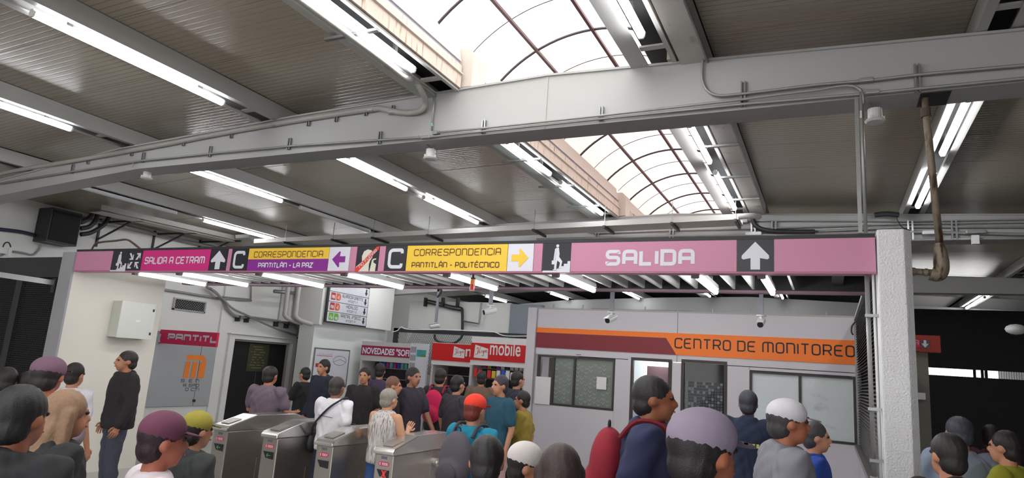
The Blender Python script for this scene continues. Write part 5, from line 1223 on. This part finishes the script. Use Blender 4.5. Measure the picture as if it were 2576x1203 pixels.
    if piece == 'bun_hair':
        q.ell(h+V((0, -.022, .038)), (.084, .096, .096), 16, 12); q.ell(h+V((0, -.05, -.02)), (.07, .06, .06), 14, 9); q.ell(h+V((0, -.125, .05)), (.04, .035, .04), 12, 8); vox = .009
    if piece == 'cap_crown':
        q.ell(h+V((0, -.014, .058)), (.091, .106, .088), 18, 12); vox = .009
    if piece == 'cap_brim':
        q = MB(); n = 14; up = []
        for i in range(n+1):
            a = math.pi*i/n; up.append((.084*math.cos(a), .075+.085*math.sin(a), .048-.022*math.sin(a)))
        inner = [(.084*math.cos(math.pi*i/n), .055+.030*math.sin(math.pi*i/n), .050) for i in range(n+1)]
        vs = [h+V(p) for p in up]+[h+V(p) for p in inner]; vs += [p-V((0, 0, .006)) for p in vs]; m2 = 2*(n+1)
        for i in range(n): q.f += [(i, i+1, n+2+i, n+1+i), (m2+i, m2+n+1+i, m2+n+2+i, m2+i+1), (i, m2+i, m2+i+1, i+1), (n+1+i, n+2+i, m2+n+2+i, m2+n+1+i)]
        q.v = [tuple(p) for p in vs]; me = bpy.data.meshes.new('cap_brim'); me.from_pydata(q.v, [], q.f); me.polygons.foreach_set('use_smooth', [True]*len(me.polygons)); me.materials.append(m_dark); TEMPL[key] = me; return me
    if piece == 'eye':
        q.ell((0, 0, 0), .0115, 10, 8); me = bpy.data.meshes.new('eye'); me.from_pydata(q.v, [], q.f); me.materials.append(m_dark); TEMPL[key] = me; return me
    me = remesh(q, vox, 4 if piece == 'body' else (14 if piece in ('tee', 'jacket') else 8))
    if piece in ('tee', 'jacket', 'sleeveless', 'trousers'):     # cloth folds
        n = len(me.vertices); co = np.empty(n*3); me.vertices.foreach_get('co', co); co = co.reshape(-1, 3)
        nr = np.empty(n*3); me.vertices.foreach_get('normal', nr); nr = nr.reshape(-1, 3)
        u = co[:, 2]+.5*np.sin(co[:, 0]*9+co[:, 1]*5); amp = .005*np.sin(u*29+co[:, 0]*14+np.sin(co[:, 1]*17+co[:, 2]*6)*2.2)*np.clip(.5+np.sin(co[:, 0]*15+co[:, 2]*8), 0, 1)+.0022*np.sin(co[:, 0]*52-co[:, 2]*47+np.sin(co[:, 1]*30)*2)
        co += nr*amp[:, None]; me.vertices.foreach_set('co', co.ravel())
    if 'hair' in piece:                                         # strands
        n = len(me.vertices); co = np.empty(n*3); me.vertices.foreach_get('co', co); co = co.reshape(-1, 3)
        nr = np.empty(n*3); me.vertices.foreach_get('normal', nr); nr = nr.reshape(-1, 3); hh_ = np.array(J['head'])
        a = np.arctan2(co[:, 0]-hh_[0], co[:, 1]-hh_[1]-.02)
        co += nr*(.0010*np.sin(a*23+np.sin(co[:, 2]*40)*1.4)+.0005*np.sin(a*51+co[:, 2]*70))[:, None]; me.vertices.foreach_set('co', co.ravel())
    if ext:
        bm = bmesh.new(); bm.from_mesh(me)
        for F in ext:
            vs = [bm.verts.new(v) for v in F.v]
            for f_ in F.f:
                fc = bm.faces.new([vs[i] for i in f_]); fc.smooth = True
        bm.to_mesh(me); bm.free()
    me.materials.clear(); me.materials.append(m_dark); TEMPL[key] = me; return me
def piece_obj(name, me, m, par, loc=(0, 0, 0), label=None):
    o = bpy.data.objects.new(name, me); COL.objects.link(o); o.parent = par; o.location = loc
    o.material_slots[0].link = 'OBJECT'; o.material_slots[0].material = m
    if label: o['label'] = label
    return o
def hairm(c): return mat('hair_%d_%d_%d' % c, srgb(*c), .5, var=.35, vs=60, bump=.3, bs=220)
def cloth(c): return mat('cloth_%d_%d_%d' % c, srgb(*c), .85, var=.12, vs=14, bump=.1, bs=120)
def skin(c): return mat('skin_%d_%d_%d' % c, srgb(*c), .5, var=.05, vs=20)
m_eye = mat('eye_dark', srgb(50, 36, 30), .3); m_lip = mat('lips', srgb(150, 86, 78), .5)
SK = (196, 138, 108); SK2 = (150, 96, 72); SK3 = (222, 160, 130)
def backpack(nm, label, col, par, H_):
    """worn on the back of a figure; a thing of its own"""
    q = MB(); q.ell((0, -.20, 1.20), (.155, .095, .23), 16, 12); q.ell((0, -.26, 1.10), (.12, .07, .13), 14, 9)
    me = remesh(q, .014, 5); me.materials.clear(); me.materials.append(m_dark)
    t = bpy.data.objects.new('backpack', None); COL.objects.link(t); t.matrix_world = par.matrix_world; t.location = par.location; t.rotation_euler = par.rotation_euler; t.scale = par.scale
    setp(t, label, 'backpack'); piece_obj('pack_body', me, cloth(col), t)
    q = MB(); q.ell((0, -.315, 1.09), (.10, .035, .09), 14, 9); m3 = bpy.data.meshes.new('front_pocket'); m3.from_pydata([tuple(v) for v in q.v], [], q.f); m3.polygons.foreach_set('use_smooth', [True]*len(m3.polygons)); m3.materials.append(m_dark); piece_obj('front_pocket', m3, cloth(tuple(int(c*.85) for c in col)), t)
    q = MB(); q.tube(smooth_path([(-.03, -.2, 1.425), (-.02, -.2, 1.455), (.02, -.2, 1.455), (.03, -.2, 1.425)], 4), .006, 6); m4 = bpy.data.meshes.new('grab_handle'); m4.from_pydata([tuple(v) for v in q.v], [], q.f); m4.materials.append(m_dark); piece_obj('grab_handle', m4, cloth((40, 38, 42)), t)
    for s in (-1, 1):
        q = MB(); P = smooth_path([(s*.10, -.14, 1.38), (s*.105, -.06, 1.475), (s*.11, .06, 1.46), (s*.12, .135, 1.34), (s*.13, .12, 1.2), (s*.14, -.02, 1.08), (s*.13, -.15, 1.05)], 4)
        q.tube(P, .014, 6); m2 = bpy.data.meshes.new('strap'); m2.from_pydata(q.v, [], q.f); m2.materials.append(m_dark); piece_obj('strap', m2, cloth(tuple(int(c*.8) for c in col)), t)
    return t
def person(px, ptop, depth, face, label, top, bottom, kind='stand', upper='tee', hair=(34, 28, 28), hs='hair', cap=None, sk=SK, lower='trousers', wide=1.0, shoe=(40, 38, 40), at=None):
    P = atD(px, ptop, depth); H_ = P.z+.0
    if at: H_ = at[2]; P = V((at[0], at[1], at[2]))
    t = thing('person', label, 'person', (P.x, P.y, 0)); sc_ = H_/1.715
    t.rotation_euler = (0, 0, math.radians(face)); t.scale = (sc_*wide, sc_*wide, sc_)
    hd = 0
    piece_obj('body', template(kind, 'body'), skin(sk), t)
    piece_obj({'tee': 'shirt', 'sleeveless': 'sleeveless_top', 'jacket': 'jacket'}[upper], template(kind, upper), cloth(top) if isinstance(top, tuple) else top, t)
    piece_obj(lower, template(kind, lower), cloth(bottom), t); piece_obj('shoes', template(kind, 'shoes'), cloth(shoe), t)
    piece_obj('hair', template(kind, hs), hairm(hair), t)
    if cap:
        c = piece_obj('cap', template('stand', 'cap_crown'), cloth(cap), t); piece_obj('brim', template('stand', 'cap_brim'), cloth(tuple(int(v*.9) for v in cap)), c)
    for s in (-1, 1): piece_obj('eye', template('stand', 'eye'), m_eye, t, (s*.031, .098, 1.607))
    q = MB(); q.cap((-.018, .113, 1.534), (.018, .113, 1.534), .005, .005, 6)
    if 'mouth' not in TEMPL:
        me = bpy.data.meshes.new('mouth'); me.from_pydata([tuple(v) for v in q.v], [], q.f); me.materials.append(m_dark); TEMPL['mouth'] = me
    piece_obj('mouth', TEMPL['mouth'], m_lip, t)
    return t
# face: rotation about Z in degrees; 0 looks away from the viewer (+Y), -90 looks to the right
bpy.context.view_layer.update()
person(22, 925, 5.5, 60, 'person in dark clothes at the far left edge behind the mauve capped man', (70, 62, 70), (50, 50, 58), sk=SK3)
person(78, 935, 5.6, 10, 'person in a black top with dark hair, near the far left edge', (36, 34, 40), (40, 42, 50), upper='jacket')
person(126, 903, 4.5, 35, 'broad person in a greyish mauve shirt and mauve cap at the left', (128, 112, 124), (60, 60, 70), 'walk', cap=(122, 92, 112), sk=(190, 110, 84), wide=1.18)
person(192, 914, 6.4, 20, 'person with dark hair and a white shirt behind the mauve capped man', (224, 222, 232), (60, 62, 70))
person(326, 884, 8.0, 160, 'standing person in a black sweater and dark grey jeans before the cream wall', (42, 38, 42), (72, 74, 88), 'stand', 'jacket', hair=(50, 42, 40), sk=(190, 130, 100), wide=1.12)
person(60, 972, 2.5, 20, 'foreground person with black hair and black jacket in the lower left corner', (34, 34, 38), (40, 40, 44), 'stand', 'jacket', hair=(30, 30, 34), sk=(176, 112, 84), wide=1.05)
person(172, 985, 3.25, -15, 'foreground person with long light brown hair and a dark green-black coat', (40, 44, 44), (40, 40, 44), 'walk', 'jacket', hair=(150, 118, 92), hs='long_hair')
person(412, 1043, 2.8, -25, 'person in a maroon cap and white shirt at lower left', (232, 222, 228), (80, 84, 100), 'walk', cap=(110, 62, 84), hair=(44, 26, 34), sk=(186, 110, 90))
person(498, 1040, 3.9, -10, 'person in a dark jacket and yellow cap beside the first turnstile', (58, 60, 62), (44, 60, 110), 'walk', 'jacket', cap=(160, 150, 60))
person(592, 945, 7.6, 10, 'person in a mauve grey checked shirt passing the first turnstile', (118, 102, 116), (60, 60, 70), 'reach', sk=(196, 130, 100), wide=1.15, at=(-6.55, 6.6, 1.64))
m_wtee = cloth((240, 238, 246))
pw_ = person(0, 0, 1, 4, 'man in a white t-shirt with a black cross strap between two turnstiles', m_wtee, (40, 44, 66), 'walk', hair=(60, 52, 50), sk=(150, 100, 78), wide=1.06, at=(-5.05, 6.12, 1.60))
ps_ = person(0, 0, 1, -12, 'person in a striped sleeveless top and blue jeans between the third and fourth turnstiles', mat('striped_cloth', srgb(214, 208, 204), .8, var=.1, stain=(srgb(150, 140, 140), (60, 60, 4), .52, .6)), (58, 86, 140), 'lift', 'sleeveless', hair=(150, 142, 132), sk=(214, 160, 126), wide=1.14, at=(-4.26, 6.02, 1.53))
q = MB()
for k in range(13): q.box(-.09+k*.0145, -.081+k*.0145, -.150, -.146, 1.262-k*.0012, 1.270-k*.0012)
m2 = bpy.data.meshes.new('back_print'); m2.from_pydata(q.v, [], q.f); m2.materials.append(m_dark); piece_obj('back_print', m2, cloth((120, 60, 130)), pw_)
# shoulder bag of the man in white
t = thing('shoulder_bag', 'black shoulder bag with a cross strap worn by the man in the white t-shirt', 'bag', (-5.25, 6.1, .95))
q = MB(); q.tube(smooth_path([(-5.27, 6.06, .95), (-5.215, 6.0, 1.05), (-5.12, 5.965, 1.15), (-5.0, 5.97, 1.27), (-4.92, 6.01, 1.34), (-4.88, 6.09, 1.385), (-4.89, 6.18, 1.34)]), .012, 6); obj('strap', q, m_dark, t, smooth=True)
q = MB(); q.ell((-5.28, 6.10, .86), (.05, .09, .11), 12, 9); obj('pouch', q, m_dark, t, smooth=True)
# distant people
person(818, 905, 10.5, 170, 'distant person in dark navy clothes behind the man in white', (40, 42, 58), (50, 50, 60), upper='jacket')
person(770, 925, 11, 90, 'distant person in black near the white booth wall', (34, 34, 36), (40, 40, 44), 'walk')
person(920, 925, 9.6, 200, 'distant dark-haired person in black before the NOVEDADES shop', (44, 40, 42), (50, 50, 56))
person(958, 915, 11, 20, 'distant person in dark purple before the NOVEDADES shop', (70, 58, 84), (50, 50, 56), 'walk')
person(990, 948, 8.4, -60, 'person with bare shoulders and a black top, beyond the striped top', (40, 34, 38), (46, 46, 54), 'walk', 'sleeveless', hair=(120, 84, 66), sk=(206, 146, 116))
person(1040, 925, 8.7, -100, 'person in a dark top and dark red shorts with bare legs', (58, 52, 64), (120, 28, 48), 'walk', lower='shorts', sk=(176, 122, 96))
p = person(1110, 928, 9.7, 10, 'distant person in dark clothes wearing a pink backpack', (44, 44, 50), (170, 168, 162), 'walk')
backpack('backpack', 'bright pink backpack on the distant person right of the turnstiles', (206, 30, 84), p, 1)
person(1152, 945, 8.7, -20, 'person in a charcoal t-shirt behind the orange capped person', (62, 56, 64), (70, 66, 70), sk=(196, 144, 116))
p = person(1196, 996, 5.4, -8, 'person in a bright orange-red cap and teal shirt', (24, 130, 160), (70, 66, 76), 'walk', cap=(240, 66, 46), hair=(120, 44, 34), wide=1.05)
backpack('backpack', 'grey backpack on the person with the orange-red cap', (92, 86, 96), p, 1)
person(1262, 945, 8.0, 150, 'person in a green and blue top left of the kiosk', (40, 84, 104), (196, 160, 160), hair=(60, 50, 60))
person(1212, 935, 11.5, 30, 'distant person in brown before the large phone shop', (120, 100, 84), (60, 56, 60))
person(1302, 935, 10, -30, 'distant person in dark blue left of the kiosk corner post', (48, 50, 66), (60, 60, 66), 'walk')
person(1318, 985, 8.2, 100, 'person in a yellow and black top at the kiosk corner post', (150, 130, 50), (40, 40, 44), 'walk')
person(1228, 1098, 2.9, 20, 'foreground person with black hair below the orange capped person', (44, 40, 44), (40, 40, 44), upper='jacket', hair=(38, 36, 40))
person(1320, 1118, 3.3, -60, 'person in a white cap at the bottom, left of the brown-haired one', (150, 140, 146), (60, 60, 66), cap=(222, 216, 214))
person(1412, 1122, 2.6, 30, 'foreground person with dark brown hair at the bottom centre', (60, 52, 52), (40, 40, 44), hair=(62, 50, 48), hs='long_hair')
p = person(1640, 948, 4.0, -78, 'bearded man in a navy jacket walking right in front of the kiosk door', (46, 52, 86), (60, 64, 80), 'walk', 'jacket', hair=(40, 38, 42), sk=(156, 96, 68), wide=1.12)
backpack('backpack', 'dark red backpack on the man in the navy jacket', (150, 34, 52), p, 1)
person(1762, 1040, 2.12, -35, 'foreground person in a lavender grey baseball cap', (40, 36, 42), (40, 40, 44), 'stand', cap=(148, 136, 156), hair=(34, 30, 34), sk=(176, 106, 78), wide=1.12)
pn = person(1882, 983, 6.4, 5, 'person seen from behind in a dark navy uniform with yellow back print', (32, 42, 66), (36, 42, 56), 'stand', 'jacket', hair=(56, 56, 66), sk=(170, 120, 96))
q = MB()
for k in range(8): q.box(-.125+k*.033, -.102+k*.033, -.155, -.150, 1.22, 1.255)
m2 = bpy.data.meshes.new('back_print'); m2.from_pydata(q.v, [], q.f); m2.materials.append(m_dark); piece_obj('back_print', m2, cloth((190, 186, 110)), pn)
person(1975, 1010, 4.0, -70, 'person in a white cap and grey hooded jacket at lower right', (140, 140, 150), (60, 70, 110), 'walk', 'jacket', cap=(226, 224, 232), hair=(66, 62, 66), sk=(186, 116, 88), wide=1.1)
t = person(2048, 1062, 5.1, -80, 'person in a royal blue top just ahead of the white capped person', (34, 66, 150), (50, 56, 80), 'walk', hair=(60, 56, 60))
person(2412, 1050, 5.2, 10, 'person in a pale blue-grey shirt right of the white column', (140, 152, 172), (60, 64, 80), 'walk', hair=(70, 70, 80), wide=1.1)
person(2385, 1092, 3.6, 30, 'dark-haired person close by, right of the white column', (50, 46, 44), (44, 44, 50), upper='jacket', hair=(42, 38, 38))
person(2492, 1070, 6.6, -30, 'person in dark red clothes near the right edge', (84, 40, 48), (60, 56, 64), 'walk')
person(2530, 1085, 4.8, 60, 'person in a yellow-green top near the right edge', (150, 148, 40), (40, 40, 44), 'walk')
